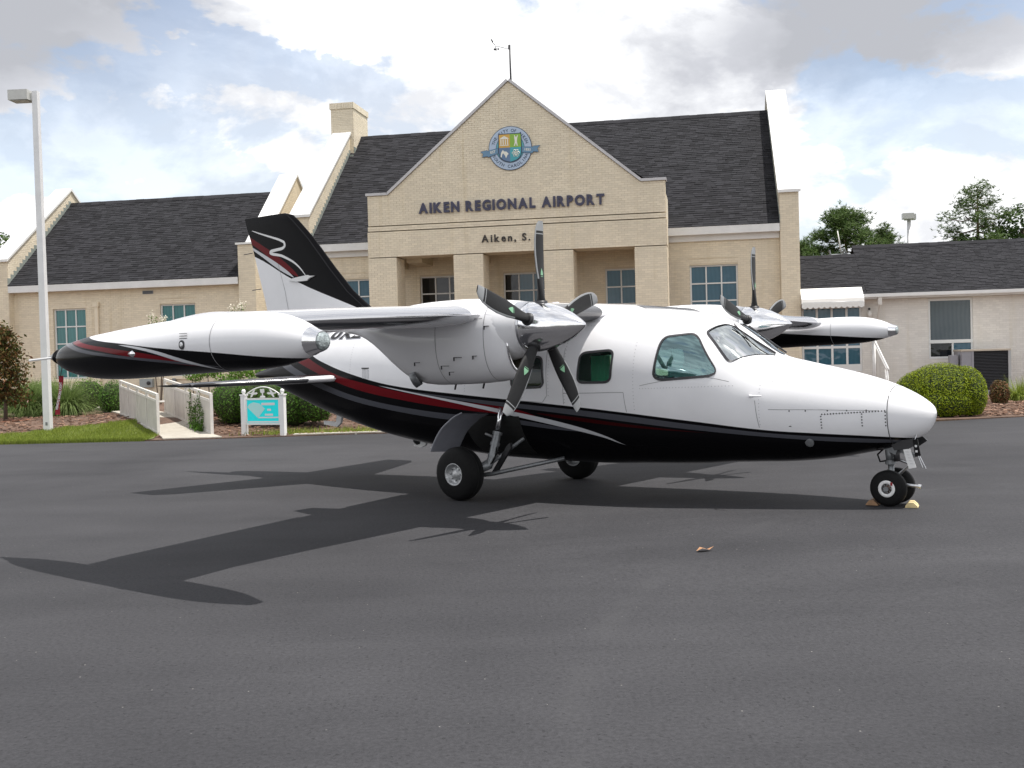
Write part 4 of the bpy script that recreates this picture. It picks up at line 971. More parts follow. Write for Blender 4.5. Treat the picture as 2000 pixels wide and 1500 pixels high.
# tip tanks ---------------------------------------------------------------------
TB = [(3,1.68),(2.8,1.70),(2.44,1.72),(1.84,1.77),(1.24,1.815),(.75,1.86),(.07,1.93),(-.3,2.02),(-.7,2.2)]
TR = [(1.75,1.66),(1.42,1.72),(1.04,1.778),(.57,1.83),(0,1.895),(-.3,1.96),(-.7,2.1)]; TRb = [(1.75,1.67),(1.48,1.682),(1.04,1.73),(.36,1.815),(-.08,1.872),(-.3,1.92),(-.7,2.05)]
TG = [(2.0,1.64),(1.66,1.685),(1.23,1.727),(.71,1.772),(.07,1.84),(-.17,1.885),(-.7,2.0)]; TGb = [(2.0,1.65),(1.66,1.672),(1.23,1.705),(.71,1.748),(.07,1.81),(-.17,1.85),(-.7,1.96)]
TS = [(2.0,1.58),(1.78,1.642),(1.42,1.735),(1.05,1.815),(.65,1.858),(.3,1.86),(-.7,1.8)]; TSb = [(2.0,1.59),(1.78,1.638),(1.42,1.705),(1.05,1.79),(.65,1.852),(.3,1.90),(-.7,2.0)]
M['tank'] = paint_mat('tank_livery', -1.0, 3.0, 1.4, 2.4, [('below', BK, TB), ('band', RD, TR, TRb), ('band', GY, TG, TGb), ('band', SV, TS, TSb)], outer=5.68)
TK = [(-.62,1.775,.004),(-.60,1.775,.02),(-.52,1.775,.065),(-.40,1.775,.11),(-.2,1.772,.15),(.1,1.775,.182),(.5,1.79,.20),(1.0,1.815,.208),(1.7,1.84,.211),(2.05,1.845,.205),(2.28,1.843,.186),(2.44,1.838,.155),(2.55,1.832,.122),(2.62,1.827,.095),(2.665,1.824,.078)]
tz = pchip([t_[0] for t_ in TK], [t_[1] for t_ in TK]); tr_ = pchip([t_[0] for t_ in TK], [t_[2] for t_ in TK])
for sg in (-1, 1):
    yc = sg*5.68; tm = MB(); us2 = [-.62,-.61,-.59,-.56]+[-.5+i*.06 for i in range(52)]+[2.60,2.635,2.665]
    tm.loft([[(u, yc+tr_(u)*math.cos(k*math.pi/18), tz(u)+tr_(u)*math.sin(k*math.pi/18)) for k in range(36)] for u in us2])
    tk = obj('tip_tank', tm, M['tank'], AC, auto=50)
    obj('light_ring', MB().lathe([(-.045,.099),(0,.0815),(.03,.074),(.055,.066)], (2.665,yc,1.824), (1,0,-.03), 24), M['chrome'], tk, smooth=True)
    obj('nose_light', MB().lathe([(0,.066),(.012,.058),(.02,.035),(.022,.004)], (2.718,yc,1.822), (1,0,-.03), 24, True), mat('lens', (.45,.5,.5), .06, .7, var=.5, scale=40, bump=.8, bscale=60) if sg < 0 else bpy.data.materials['lens'], tk, smooth=True)
    obj('static_wick', MB().tube([(-.52,yc-.03,1.785),(-1.02,yc-.02,1.765)], .011, 6), M['white_decal'], tk)
    obj('tail_cap', MB().lathe([(0,.068),(.05,.05),(.12,.024),(.2,.004)], (-.55,yc,1.785), (-1,0,.0), 14, True), M['black_paint'], tk, smooth=True)
    ys = yc+sg*.20
    obj('position_light', MB().lathe([(0,.022),(.05,.03),(.09,.012)], (.78,yc+sg*.19,1.785), (1,0,0), 10, True), M['chrome'], tk, smooth=True)
    obj('filler_cap', MB().lathe([(0,.034),(.006,.034),(.008,.02)], (1.46,yc+sg*.207,1.835), (0,sg,0), 16, True), M['darkmetal'], tk); obj('filler_rim', MB().lathe([(.009,.02),(.012,.012)], (1.46,yc+sg*.207,1.835), (0,sg,0), 12, True), M['alu'], tk)
    dq = MB()
    for z0_ in (1.880,1.897,1.914): dq.box(1.43,1.52,min(ys+sg*.005,ys+sg*.008),max(ys+sg*.005,ys+sg*.008),z0_,z0_+.004)
    obj('placard', dq, M['darkmetal'], tk)
    obj('tank_seam', MB().lathe([(0,.2125),(.006,.2125)], (1.78,yc,1.8415), (1,0,0), 36), M['line'], tk)
# tail ---------------------------------------------------------------------------
FW1 = [(-5.3,3.33),(-4.98,3.25),(-4.0,2.82),(-2.8,2.39),(-1.5,1.9)]
sh_ = lambda d: [(x, z+d) for x, z in FW1]
fin_inv = [('below', (.80,.80,.82), sh_(0.0))]
M['fin'] = None
def fin_mat():
    up = [(-5.3,4.6),(-1.5,4.6)]
    return paint_mat('fin_livery', -5.4, -1.2, 1.4, 4.2, [('below', BK, [(-5.3,4.19),(-1.5,4.19)]), ('below', (.80,.80,.82), FW1),
        ('band', RD, [(-5.3,3.66),(-5.05,3.545),(-4.0,2.955),(-3.9,2.85),(-3.7,2.6),(-1.5,1.5)], [(-5.3,3.54),(-5.02,3.43),(-3.95,2.875),(-3.8,2.85),(-1.5,2.9)]),
        ('band', SV, [(-5.3,3.52),(-5.01,3.39),(-4.21,3.0),(-4.06,2.9),(-3.9,2.75),(-1.5,1.6)], [(-5.3,3.47),(-4.99,3.335),(-4.11,2.895),(-3.95,2.85),(-1.5,2.9)])])
M['fin'] = fin_mat()
FS = [(1.50,-2.0,-4.62,.10),(1.9,-2.1,-4.66,.085),(2.2,-2.15,-4.68,.075),(2.36,-2.52,-4.70,.075),(2.6,-2.85,-4.76,.08),(2.95,-3.2,-4.87,.085),(3.4,-3.62,-5.0,.085),(3.68,-3.93,-5.11,.085),(3.78,-4.06,-5.14,.08),(3.82,-4.22,-5.15,.05)]
fnm = MB(); top_, bot_ = foil(16)
fnm.loft([[(le-x*(le-te), q*(le-te)*tc*.95, z+x*0.0) for x, q in [(x, q-.08*x*(1-x)) for x, q in top_]+[(x, q-.08*x*(1-x)) for x, q in bot_]] for z, le, te, tc in FS])
fino = obj('tail_fin', fnm, M['fin'], AC, auto=50)
# white squiggle on the fin, laid on both faces
def finy(x, z):
    for a_, b_ in zip(FS, FS[1:]):
        if a_[0] <= z <= b_[0]:
            f_ = (z-a_[0])/(b_[0]-a_[0]); le, te, tc = [a_[i]+(b_[i]-a_[i])*f_ for i in (1,2,3)]
            c_ = max(0.0, min(1.0, (le-x)/(le-te))); return 5*(0.2969*math.sqrt(c_)-0.126*c_-0.3516*c_*c_+0.2843*c_**3-0.1036*c_**4)*(le-te)*tc*.95
    return .05
sq = [(-4.98,3.63),(-4.75,3.56),(-4.50,3.49),(-4.30,3.43),(-4.21,3.385),(-4.20,3.345),(-4.27,3.305),(-4.42,3.295),(-4.53,3.285),(-4.55,3.265),(-4.48,3.24),(-4.30,3.205),(-4.15,3.15),(-4.0,3.08),(-3.86,2.98),(-3.75,2.87)]
sx4, sz4 = pchip(list(range(len(sq))), [p[0] for p in sq]), pchip(list(range(len(sq))), [p[1] for p in sq])
for sg in (-1, 1):
    r1, r2 = [], []; N = 90
    for i in range(N+1):
        t_ = i/N*(len(sq)-1); p = Vector((sx4(t_), sz4(t_))); d_ = Vector((sx4(t_+.1)-sx4(t_-.1), sz4(t_+.1)-sz4(t_-.1))).normalized()
        wd = .003+.019*math.sin(math.pi*min(1,max(0,i/N)))**.6; n_ = Vector((-d_.y, d_.x))*wd
        for r_, q in ((r1, p+n_), (r2, p-n_)): r_.append((q.x, sg*(finy(q.x, q.y)+.003), q.y))
    obj('fin_emblem', MB().loft([r1, r2], False, False, closed=False), M['white_decal'], fino, fix=False)
    bl_ = MB().prism([(-4.12,2.835),(-3.95,2.86),(-3.70,2.88),(-3.66,2.865),(-3.55,2.86),(-3.66,2.835),(-3.72,2.80),(-3.95,2.80)], lambda a,b,d: (a,d,b), sg*.055, sg*.095); obj('aerial_blade', bl_, M['white_decal'], fino)
boot_f = MB(); r1, r2, r3 = [], [], []
for z, le, te, tc in FS[3:-1]:
    r1.append((le-.10,-finy(le-.10,z)-.004,z)); r2.append((le+.006,0,z)); r3.append((le-.10,finy(le-.10,z)+.004,z))
obj('deicing_boot', MB().loft([r1,r2,r3], False, False, closed=False), M['black_paint'], fino, smooth=True)
obj('rudder_gap', MB().tube([(-4.10,-finy(-4.10,2.0)-.001,2.0),(-4.25,-finy(-4.25,2.7)-.001,2.7),(-4.38,-finy(-4.38,3.1)-.001,3.1)], .003, 5), M['line'], fino)
for z, x in ((3.3,-5.0),(2.75,-4.84)): obj('static_wick', MB().tube([(x,0,z),(x-.2,0,z-.01)], .006, 5), M['darkmetal'], fino)
stm = MB(); SS = [(.12,-2.45,-3.75,1.415,.10),(.6,-2.62,-3.82,1.412,.10),(2.2,-3.36,-4.05,1.40,.09),(2.4,-3.55,-4.07,1.40,.06)]
stm.loft([[(le-x*(le-te), sg*y, z+(q-.08*x*(1-x))*(le-te)*tc) for x, q in top_+bot_] for sg, (y,le,te,z,tc) in [(-1,q) for q in SS[::-1]]+[(1,q) for q in SS]])
stab = obj('tailplane', stm, M['black_paint'], AC, auto=40)
def lin(tab, y):
    for a_, b_ in zip(tab, tab[1:]):
        if y <= b_[0]: f_ = (y-a_[0])/(b_[0]-a_[0]); return [p+(q-p)*f_ for p, q in zip(a_, b_)]
    return list(tab[-1])
for sg in (-1, 1):
    for y0, y1, m_, nm in ((.35,.95,'white_paint','root_fairing'), (.95,2.3,'boot','deicing_boot')):
        rs = []
        for i in range(5):
            _, le, te, z, tc = lin(SS, y0+(y1-y0)*i/4); c_ = le-te; y = sg*(y0+(y1-y0)*i/4); rs.append([(le-c_*.09, y, z+.5*c_*tc*.66+.006), (le-c_*.03, y, z+.25*c_*tc+.008), (le+.008, y, z), (le-c_*.03, y, z-.25*c_*tc-.008), (le-c_*.09, y, z-.5*c_*tc*.66-.006)])
        obj(nm, MB().loft(rs, False, False, closed=False), M[m_], stab, smooth=True, fix=False)
# registration on the rear fuselage sides
rg = text_mesh('10RL', .40, .0, .012); rg.materials.append(M['black_paint'])
for v in rg.vertices:
    u = -3.20+v.co.x*1.12; z = 1.945+v.co.y*.42; p = fpt(u, ang_of(u, min(z, ft(u)-.01)), .004); v.co = p
obj('registration', rg, None, fus)
rg2 = text_mesh('10RL', .40, .0, .028); rg2.materials.append(M['grey_paint'])
for v in rg2.vertices:
    u = -3.19+v.co.x*1.12; z = 1.937+v.co.y*.42; p = fpt(u, ang_of(u, min(z, ft(u)-.01)), .002); v.co = p
obj('registration_outline', rg2, None, fus)  # grey painted outline of the letters, an offset copy
# belly aerials
for (u, z, k) in ((-3.2,.88,1),(-1.6,.55,.5),(-1.35,.51,.35)):
    q = MB().prism([(u+.06,z+.05),(u-.06,z+.05),(u-.10,z-.10*k),(u-.30*k-.05,z-.09*k),(u-.30*k-.05,z-.14*k),(u-.08,z-.17*k),(u-.01,z-.12*k)], lambda a,b,d: (a,d,b), -.02, .02); obj('belly_aerial', q, M['white_decal'], AC)
obj('beacon', MB().lathe([(0,.07),(.05,.06),(.09,.02)], (-1.75,0,.585), (0,0,-1), 12, True), M['darkmetal'], AC, smooth=True)
for (u,h,l) in ((.62,.10,.22),(1.05,.13,.16)): obj('roof_aerial', MB().prism([(u-l/2,ft(u)-.02),(u+l/2,ft(u)-.02),(u-l*.1,ft(u)+h),(u-l*.4,ft(u)+h)], lambda a,b,d: (a,d,b), -.012, .012), M['white_paint'], AC)
# ------------------------------------------------------------------ nacelles and propellers
NY = 2.30
NS = [(1.79,2.17,1.50,.235,1.90),(1.76,2.185,1.465,.26,1.88),(1.68,2.20,1.435,.295,1.86),(1.45,2.225,1.405,.335,1.85),(1.1,2.24,1.39,.355,1.84),(.75,2.235,1.385,.355,1.84),(.5,2.22,1.43,.345,1.87),(.25,2.19,1.58,.315,1.93),(.0,2.15,1.77,.27,1.97),(-.25,2.11,1.90,.22,2.0),(-.55,2.06,1.96,.14,2.01)]
def super_ring(u, zt, zb, hw, zc, y0, n=2.4, k=40):
    out = []
    for i in range(k):
        a_ = 2*math.pi*i/k; c_, s_ = math.cos(a_), math.sin(a_)
        out.append((u, y0+hw*math.copysign(abs(c_)**(2/n), c_), zc+((zt-zc) if s_ >= 0 else (zc-zb))*math.copysign(abs(s_)**(2/n), s_)))
    return out
nu = [n_[0] for n_ in NS][::-1]; nf = [pchip(nu, [n_[i] for n_ in NS][::-1]) for i in (1,2,3,4)]
def bt(cx_, cy, sw, t_, r):                       # pitch the section, leading edge (-y) forward
    return (cx_*math.cos(t_)-cy*math.sin(t_), cy*math.cos(t_)+cx_*math.sin(t_)+sw, r)
def blade_mesh():
    m = MB(); st = [(.15,.045,.045,32,0),(.24,.045,.045,32,0),(.30,.054,.034,26,0),(.42,.070,.022,17,.0),(.55,.084,.016,10,-.005),(.70,.087,.012,6,-.010),(.82,.082,.010,4,-.006),(.91,.071,.008,3,.004),(.965,.056,.006,2,.016),(1.0,.034,.005,1,.032)]
    rings = []
    for r, hc, ht, tw, sw in st:       # blade along +Z, chord along Y (leading edge +Y), axis X
        ring = []
        for k in range(16):
            a_ = 2*math.pi*k/16; cy, cx_ = hc*math.cos(a_)+sw, ht*math.sin(a_); t_ = R(tw if r > .25 else tw)
            t_ = R(min(tw, 32)); ring.append(bt(cx_, cy-sw, sw, t_, r))
        rings.append(ring)
    m.loft(rings); return m, st
def blade_band(r0, r1, c0, c1, off, nm, mt, parent):
    """patch following the front face of the blade between radii and chord fractions"""
    st = blade_mesh()[1]; m = MB(); rows = []
    for i in range(9):
        r = r0+(r1-r0)*i/8
        for a_, b_ in zip(st, st[1:]):
            if a_[0] <= r <= b_[0]+1e-6: f_ = (r-a_[0])/(b_[0]-a_[0]); hc, ht, tw, sw = [a_[j]+(b_[j]-a_[j])*f_ for j in (1,2,3,4)]; break
        t_ = R(min(tw,32)); row = []
        for k in range(9):
            c_ = c0+(c1-c0)*k/8; cy = hc*max(-1,min(1,c_))*1.004; cx_ = ht*math.sqrt(max(0,1-min(1,c_*c_)))+off
            row.append(bt(cx_, cy, sw, t_, r))
        rows.append(row)
    m.loft(rows, False, False, closed=False); return obj(nm, m, mt, parent, smooth=True, fix=False)
bmesh_, _st = blade_mesh(); BLADE = bmesh_.mesh('blade', M['blade'], True)
parts_cache = None
def propeller(sy):
    hub = MB().lathe([(-.02,.235),(0,.24),(.10,.236),(.22,.215),(.34,.175),(.46,.118),(.55,.06),(.60,.022),(.615,.002)], (0,0,0), (1,0,0), 36)
    sp_ = obj('spinner', hub, M['chrome'], AC, smooth=True); sp_.location = (1.935, sy*NY, 1.93)
    obj('backplate', MB().lathe([(-.03,.232),(-.02,.244),(.0,.243)], (0,0,0), (1,0,0), 36, True), M['alu'], sp_)
    for k in range(18): obj('rivet', MB().lathe([(0,.006),(.004,.004)], (.04,.238*math.cos(k*math.pi/9),.238*math.sin(k*math.pi/9)), (0,math.cos(k*math.pi/9),math.sin(k*math.pi/9)), 6, True), M['alu'], sp_)
    for k in range(5):
        # blade 0 upright; the leading edge of every blade faces the right wing tip at the top
        b_ = bpy.data.objects.new('propeller_blade', BLADE); COL.objects.link(b_); b_.parent = AC
        b_.location = (2.045, sy*NY, 1.93); b_.rotation_euler = (R(72*k), 0, 0)
        M_ = b_
        if sy == 1 or True:
            lead = -1
            tipm, stripe = M['blade_tip'], M['white_decal']
            b2 = b_
            blade_band(.905, .998, -1, 1, .0015, 'blade_tip', tipm, b2); blade_band(.872, .882, -1, 1, .0015, 'tip_stripe', tipm, b2)
            blade_band(.45, .905, -1, -.80, .0018, 'leading_edge', M['blade_tip'], b2)
            tri = []
            blade_band(.47, .475, -.35, .35, .001, 'decal_base', M['green_decal'], b2)
            st5 = MB(); st5.add([(.028,-.045,.50),(.028+.006,.05,.49),(.030,.0,.57)], [(0,1,2)]); 
            d_ = MB(); r_rows = [(.485,-.40,.40),(.505,-.32,.32),(.525,-.2,.2),(.55,-.02,.02)]; rows = []
            for r, c0, c1 in r_rows:
                for a_, q_ in zip(_st, _st[1:]):
                    if a_[0] <= r <= q_[0]: f_ = (r-a_[0])/(q_[0]-a_[0]); hc, ht, tw, sw = [a_[j]+(q_[j]-a_[j])*f_ for j in (1,2,3,4)]; break
                t_ = R(min(tw,32)); row = []
                for c_ in (c0, 0, c1):
                    cy = hc*c_; cx_ = ht*math.sqrt(1-c_*c_)+.0025; row.append(bt(cx_, cy, sw, t_, r))
                rows.append(row)
            d_.loft(rows, False, False, closed=False); obj('blade_decal', d_, M['green_decal'], b2, fix=False)
        obj('blade_cuff', MB().lathe([(.185,.062),(.215,.066),(.245,.060)], (0,0,0), (0,0,1), 16, True), M['darkmetal'], b_, smooth=True)
for sy in (-1, 1):
    us3 = [1.79,1.78,1.76,1.71,1.65,1.55,1.42,1.28,1.12,.95,.78,.62,.48,.36,.24,.12,0,-.12,-.25,-.4,-.55]
    nm_ = MB(); rr = [super_ring(u, *[f(u) for f in nf], sy*NY) for u in us3]; nm_.loft(rr, False, True)
    na = obj('nacelle', nm_, M['white_paint'], AC, auto=60)
    # front face with spinner bulkhead and chin intake
    fr_ = MB(); r0 = rr[0]; r1 = [(1.80, sy*NY+(y-sy*NY)*.90, 1.85+(z-1.85)*.93) for _, y, z in r0]; r2 = [(1.45, sy*NY+(y-sy*NY)*.75, 1.85+(z-1.85)*.80) for _, y, z in r0]
    fr_.loft([r0, r1], False, False); obj('intake_lip', fr_, M['chrome'], na, smooth=True); obj('intake_ring', MB().tube([(1.795, sy*NY+(y-sy*NY)*.97, 1.85+(z-1.85)*.975) for _, y, z in r0 if z < 1.86], .013, 6), M['chrome'], na, smooth=True)
    obj('intake_duct', MB().loft([r1, r2], False, True), mat('duct_olive', (.10,.09,.065), .6) if sy < 0 else bpy.data.materials['duct_olive'], na)
    gb_ = MB(); gb_.loft([super_ring(u, zt_, zb_, hw_, zc_, sy*NY, n_) for u, zt_, zb_, hw_, zc_, n_ in ((1.55,2.21,1.60,.31,1.92,2.3),(1.70,2.20,1.62,.285,1.92,2.2),(1.80,2.19,1.65,.265,1.925,2.1),(1.87,2.178,1.68,.247,1.93,2.0),(1.925,2.165,1.695,.235,1.93,2.0))], True, True); obj('gearbox_cowl', gb_, M['white_paint'], na, smooth=True)
    obj('exhaust', MB().lathe([(0,.075),(.07,.08),(.075,.068)], (.66,sy*(NY+.235),1.47), (-.75,sy*.45,-.45), 18), M['steel'], na, smooth=True)
    obj('exhaust_opening', MB().lathe([(0,.072),(.006,.07),(.007,.002)], (.635,sy*(NY+.252),1.455), (-.6,sy*.65,-.45), 20, True), M['black_hole'], na)
    for (u,z,l) in ((1.28,1.66,.10),(1.12,1.58,.10),(1.48,1.67,.05),(1.2,1.52,.06),(1.62,1.95,.06),(.75,1.62,.07)):
        yy = sy*(NY+nf[2](u)*.985); obj('cowl_latch', MB().box(u-l/2,u+l/2,min(yy,yy+sy*.012),max(yy,yy+sy*.012),z,z+.006).box(u-l/2,u-l/2+.008,min(yy,yy+sy*.012),max(yy,yy+sy*.012),z-.03,z), M['darkmetal'], na)
    # cowl seams
    for u in (1.58, 1.0):
        ring = super_ring(u, *[f(u)+(.002 if i in (0,2) else (-.002 if i == 1 else 0)) for i, f in enumerate(nf)], sy*NY); ring2 = [(u+.007, y, z) for _, y, z in ring]
        obj('cowl_seam', MB().loft([ring, ring2], False, False), M['line'], na, fix=False)
    l1 = [(u, sy*(NY+nf[2](u)*1.0+.003), 1.99+(.03*(u-.3))) for u in (1.58,1.3,1.0,.6,.3)]
    obj('cowl_seam', MB().tube(l1, .004, 4), M['line'], na)
    for u in (.95,1.32): obj('drain', MB().tube([(u,sy*NY,nf[1](u)+.01),(u-.02,sy*NY,nf[1](u)-.05)], .01, 6), M['darkmetal'], na)
    propeller(sy)
# ------------------------------------------------------------------ landing gear
def wheel_parts(parent, x, y, z, r, w, hubr, out, tyre_m, rim_m, cover=None):
    pr = [(-w/2,hubr*1.02),(-w/2*.98,hubr*1.25),(-w/2*.92,r*.80),(-w/2*.70,r*.93),(-w/2*.35,r*.99),(0,r),(w/2*.35,r*.99),(w/2*.70,r*.93),(w/2*.92,r*.80),(w/2*.98,hubr*1.25),(w/2,hubr*1.02)]
    t_ = obj('tyre', MB().lathe(pr, (x,y,z), (0,1,0), 40), tyre_m, parent, smooth=True)
    for dy in (-w*.12, w*.12): obj('tread_groove', MB().lathe([(dy-.006,r*.9965),(dy,r*.9975),(dy+.006,r*.9965)], (x,y,z), (0,1,0), 40), M['black_hole'], parent, smooth=True)
    for o_ in (1, -1):
        obj('rim', MB().lathe([(w/2*.92*o_,hubr*1.06),(w/2*1.0*o_,hubr*1.04),(w/2*.98*o_,hubr*.93),(w/2*.72*o_,hubr*.85),(w/2*.55*o_,hubr*.72),(w/2*.60*o_,hubr*.45),(w/2*.78*o_,hubr*.38),(w/2*.82*o_,hubr*.22),(w/2*.86*o_,.003)], (x,y,z), (0,1,0), 28), rim_m, parent, smooth=True)
    for k in range(8): a_ = k*math.pi/4; obj('wheel_bolt', MB().lathe([(0,.010),(.012,.009),(.014,.002)], (x+hubr*.6*math.cos(a_), y+out*w/2*.60, z+hubr*.6*math.sin(a_)), (0,out,0), 6, True), M['steel'], parent)
for sy in (-1, 1):
    dz = .011 if sy < 0 else -.011
    gp = MB(); y = sy*1.19
    gp.tube([(.31,sy*.86,.78),(.29,sy*.95,.50),(.26,sy*.99,.40)], [.048,.048,.05], 12)
    mg = obj('main_gear', gp, M['steel'], AC, auto=40)
    obj('oleo_piston', MB().tube([(.325,sy*.795,1.05),(.31,sy*.86,.80)], .03, 12), M['chrome'], mg, smooth=True)
    for z_, x_, y_ in ((.78,.31,.86),(.66,.303,.90),(.53,.294,.94)): obj('collar', MB().tube([(x_,sy*y_,z_),(x_-.004,sy*(y_+.01),z_-.035)], .058, 12), M['steel'], mg)
    obj('axle_beam', MB().tube([(.27,sy*.98,.42),(.10,sy*1.02,.34),(0,sy*1.06,.31)], [.06,.055,.05], 10), M['steel'], mg, smooth=True)
    obj('axle', MB().tube([(0,sy*1.0,.31),(0,sy*1.28,.31)], .035, 10), M['steel'], mg)
    obj('drag_brace', MB().tube([(.02,sy*.98,.27),(.26,sy*.92,.30),(1.02,sy*.55,.47)], [.026,.026,.024], 10), M['steel'], mg, smooth=True)
    obj('brace_sleeve', MB().tube([(.22,sy*.93,.293),(1.0,sy*.56,.466)], .017, 8), M['chrome'], mg, smooth=True)
    obj('torque_link', MB().prism([(.20,.30),(.27,.30),(.50,.60),(.49,.66),(.44,.62)], lambda a,b,d: (a,d,b), sy*.83, sy*.87), M['darkmetal'], mg)
    obj('side_strut', MB().tube([(.26,sy*.95,.42),(.55,sy*.62,.72)], .022, 8), M['steel'], mg)
    obj('actuator', MB().tube([(.28,sy*.88,.72),(.02,sy*.72,.74)], .018, 8), M['alu'], mg)
    obj('brake_line', MB().tube([(.30,sy*.90,.70),(.36,sy*.95,.55),(.33,sy*1.0,.44),(.18,sy*1.02,.36)], .009, 6), M['rubber'], mg, smooth=True)
    wheel_parts(mg, 0, y, .31+dz, .31, .235, .125, sy, M['rubber'], M['wheel'])
    # open gear door: curved skin panel standing off the fuselage side
    d1, d2 = [], []; dpx = pchip([.52,.53,.654,.778,.883,.956,.99], [-.355,-.35,-.28,-.19,-.06,.06,.16])
    for i in range(13):
        z_ = .985-.455*i/12; px = dpx(z_); d1.append((px+.02, sy*.83, z_)); d2.append((px-.05-.01*i/12, sy*1.22, z_+.03))
    dm = MB().loft([d1, d2, [(p[0]-.016,p[1],p[2]+.012) for p in d2], [(p[0]-.016,p[1],p[2]+.012) for p in d1]], False, False, closed=False)
    gd = obj('gear_door', dm, M['grey_paint'], AC, smooth=True)
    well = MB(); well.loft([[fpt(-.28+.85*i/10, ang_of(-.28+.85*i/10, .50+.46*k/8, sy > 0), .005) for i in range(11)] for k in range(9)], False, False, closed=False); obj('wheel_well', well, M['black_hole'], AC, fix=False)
ng = obj('nose_gear', MB().tube([(4.50,0,.80),(4.52,0,.58),(4.53,0,.51)], [.036,.040,.042], 12), M['steel'], AC, smooth=True)
obj('oleo_piston', MB().tube([(4.53,0,.51),(4.54,0,.265)], .030, 12), M['steel'], ng, smooth=True)
obj('collar', MB().tube([(4.527,0,.525),(4.53,0,.485)], .052, 12), M['steel'], ng)
obj('steering_cylinder', MB().tube([(4.60,-.05,.64),(4.61,-.05,.52)], .03, 10), M['darkmetal'], ng, smooth=True)
obj('torque_link', MB().tube([(4.56,0,.55),(4.72,0,.49),(4.58,0,.36)], .018, 8), M['alu'], ng)
obj('hydraulic_hose', MB().tube([(4.50,-.03,.66),(4.42,-.05,.58),(4.44,-.04,.51),(4.50,-.03,.52)], .010, 6), M['rubber'], ng, smooth=True)
obj('trunnion', MB().mbox((4.56,0,.66), (.14,.16,.10), Matrix.Rotation(R(25),3,'Y')).mbox((4.66,0,.62), (.22,.05,.05), Matrix.Rotation(R(28),3,'Y')), M['steel'], ng)
obj('axle', MB().tube([(4.545,-.20,.263),(4.545,.20,.263)], .025, 8), M['steel'], ng)
obj('tow_pin', MB().tube([(4.66,-.03,.29),(4.80,-.03,.285)], [.018,.014], 8).tube([(4.80,-.03,.285),(4.83,-.03,.28)], .02, 8), M['alu'], ng)
for sy in (-1, 1):
    wp = obj('nose_wheel', MB().lathe([(-.05,.02),(.05,.02)], (4.545,sy*.12,.263), (0,1,0), 12, True), M['steel'], AC)
    wheel_parts(wp, 4.545, sy*.12, .263, .176, .12, .062, sy, M['rubber'], M['alu'])
    for o_ in ((sy,)):
        obj('hub_ring', MB().lathe([(.0605*o_,.082),(.064*o_,.080),(.065*o_,.052),(.0605*o_,.050)], (4.545,sy*.12,.263), (0,1,0), 28), M['white_decal'], wp, smooth=True)
        obj('hub_cap', MB().lathe([(.03*o_,.05),(.045*o_,.032),(.05*o_,.003)], (4.545,sy*.12,.263), (0,1,0), 16), mat('hub_bronze', (.12,.07,.05), .4, .7), wp, smooth=True)
        obj('slip_mark', MB().box(4.585,4.605,min(sy*.186,sy*.1885),max(sy*.186,sy*.1885),.297,.33), M['red_paint'], wp)
for y0, y1 in ((-.26,-.22),(.22,.26)):
    obj('nose_gear_door', MB().prism([(4.58,.72),(4.80,.75),(4.84,.71),(4.76,.655),(4.62,.635)], lambda a,b,d: (a,d,b), y0*.62, y1*.62), M['darkmetal'], AC)
# loose things on or under the aircraft ------------------------------------------------
def acw(u, y, z): return AC.matrix_basis @ Vector((u,y,z))
bpy.context.view_layer.update()
pl_ = thing('warning_placard', 'white towing placard hanging from the nose gear', 'tag', acw(4.70,-.16,.665), TH)
obj('plate', MB().prism([(0,0),(.065,.012),(.125,-.185),(.055,-.20)], lambda a,b,d: (a,d,b), 0, .006), M['white_decal'], pl_)
tx = MB()
for i in range(5): tx.box(.03+i*.0095,.06+i*.0095,-.003,-.001,-.04-i*.028,-.0385-i*.028)
obj('print', tx, M['steel'], pl_)
pb = thing('limit_placard', 'black placard with white print hanging under the nose beside the white tag', 'tag', acw(4.80,-.17,.745), TH)
obj('plate', MB().prism([(0,0),(.045,.01),(.075,-.15),(.02,-.165)], lambda a,b,d: (a,d,b), 0, .006), M['black_paint'], pb)
obj('print', MB().box(.02,.04,-.003,-.001,-.07,-.05).box(.025,.045,-.003,-.001,-.12,-.10), M['white_decal'], pb)
obj('strap', MB().tube([(.05,.0,-.155),(.09,0,-.26)], .004, 5).tube([(.065,.0,-.155),(.12,0,-.27)], .004, 5).tube([(.02,0,0),(.02,.06,.05)], .004, 5), M['alu'], pb)
for (u, y, rz, lab) in ((4.745,-.06,.25,'pale yellow wooden chock in front of the nose wheels'), (4.375,-.05,.1,'dark brown wooden chock behind the nose wheels')):
    p_ = acw(u, y, 0); ck = MB().prism([(-.06,.0),(.06,.0),(.05,.02),(.018,.05),(-.025,.05),(-.055,.015)], lambda a,b,d: (a,d,b), -.09, .09)
    o = obj('wheel_chock', ck, mat('chock_wood', (.62,.50,.27) if u > 4.5 else (.30,.18,.10), .8, var=.2, scale=14, bump=.4), None); o.location = (p_.x, p_.y, apz(p_.x, p_.y)+.003); o.rotation_euler = (0,0,TH+rz); tag(o, lab, 'chock')  # rear chock wood is a darker brown than the front one
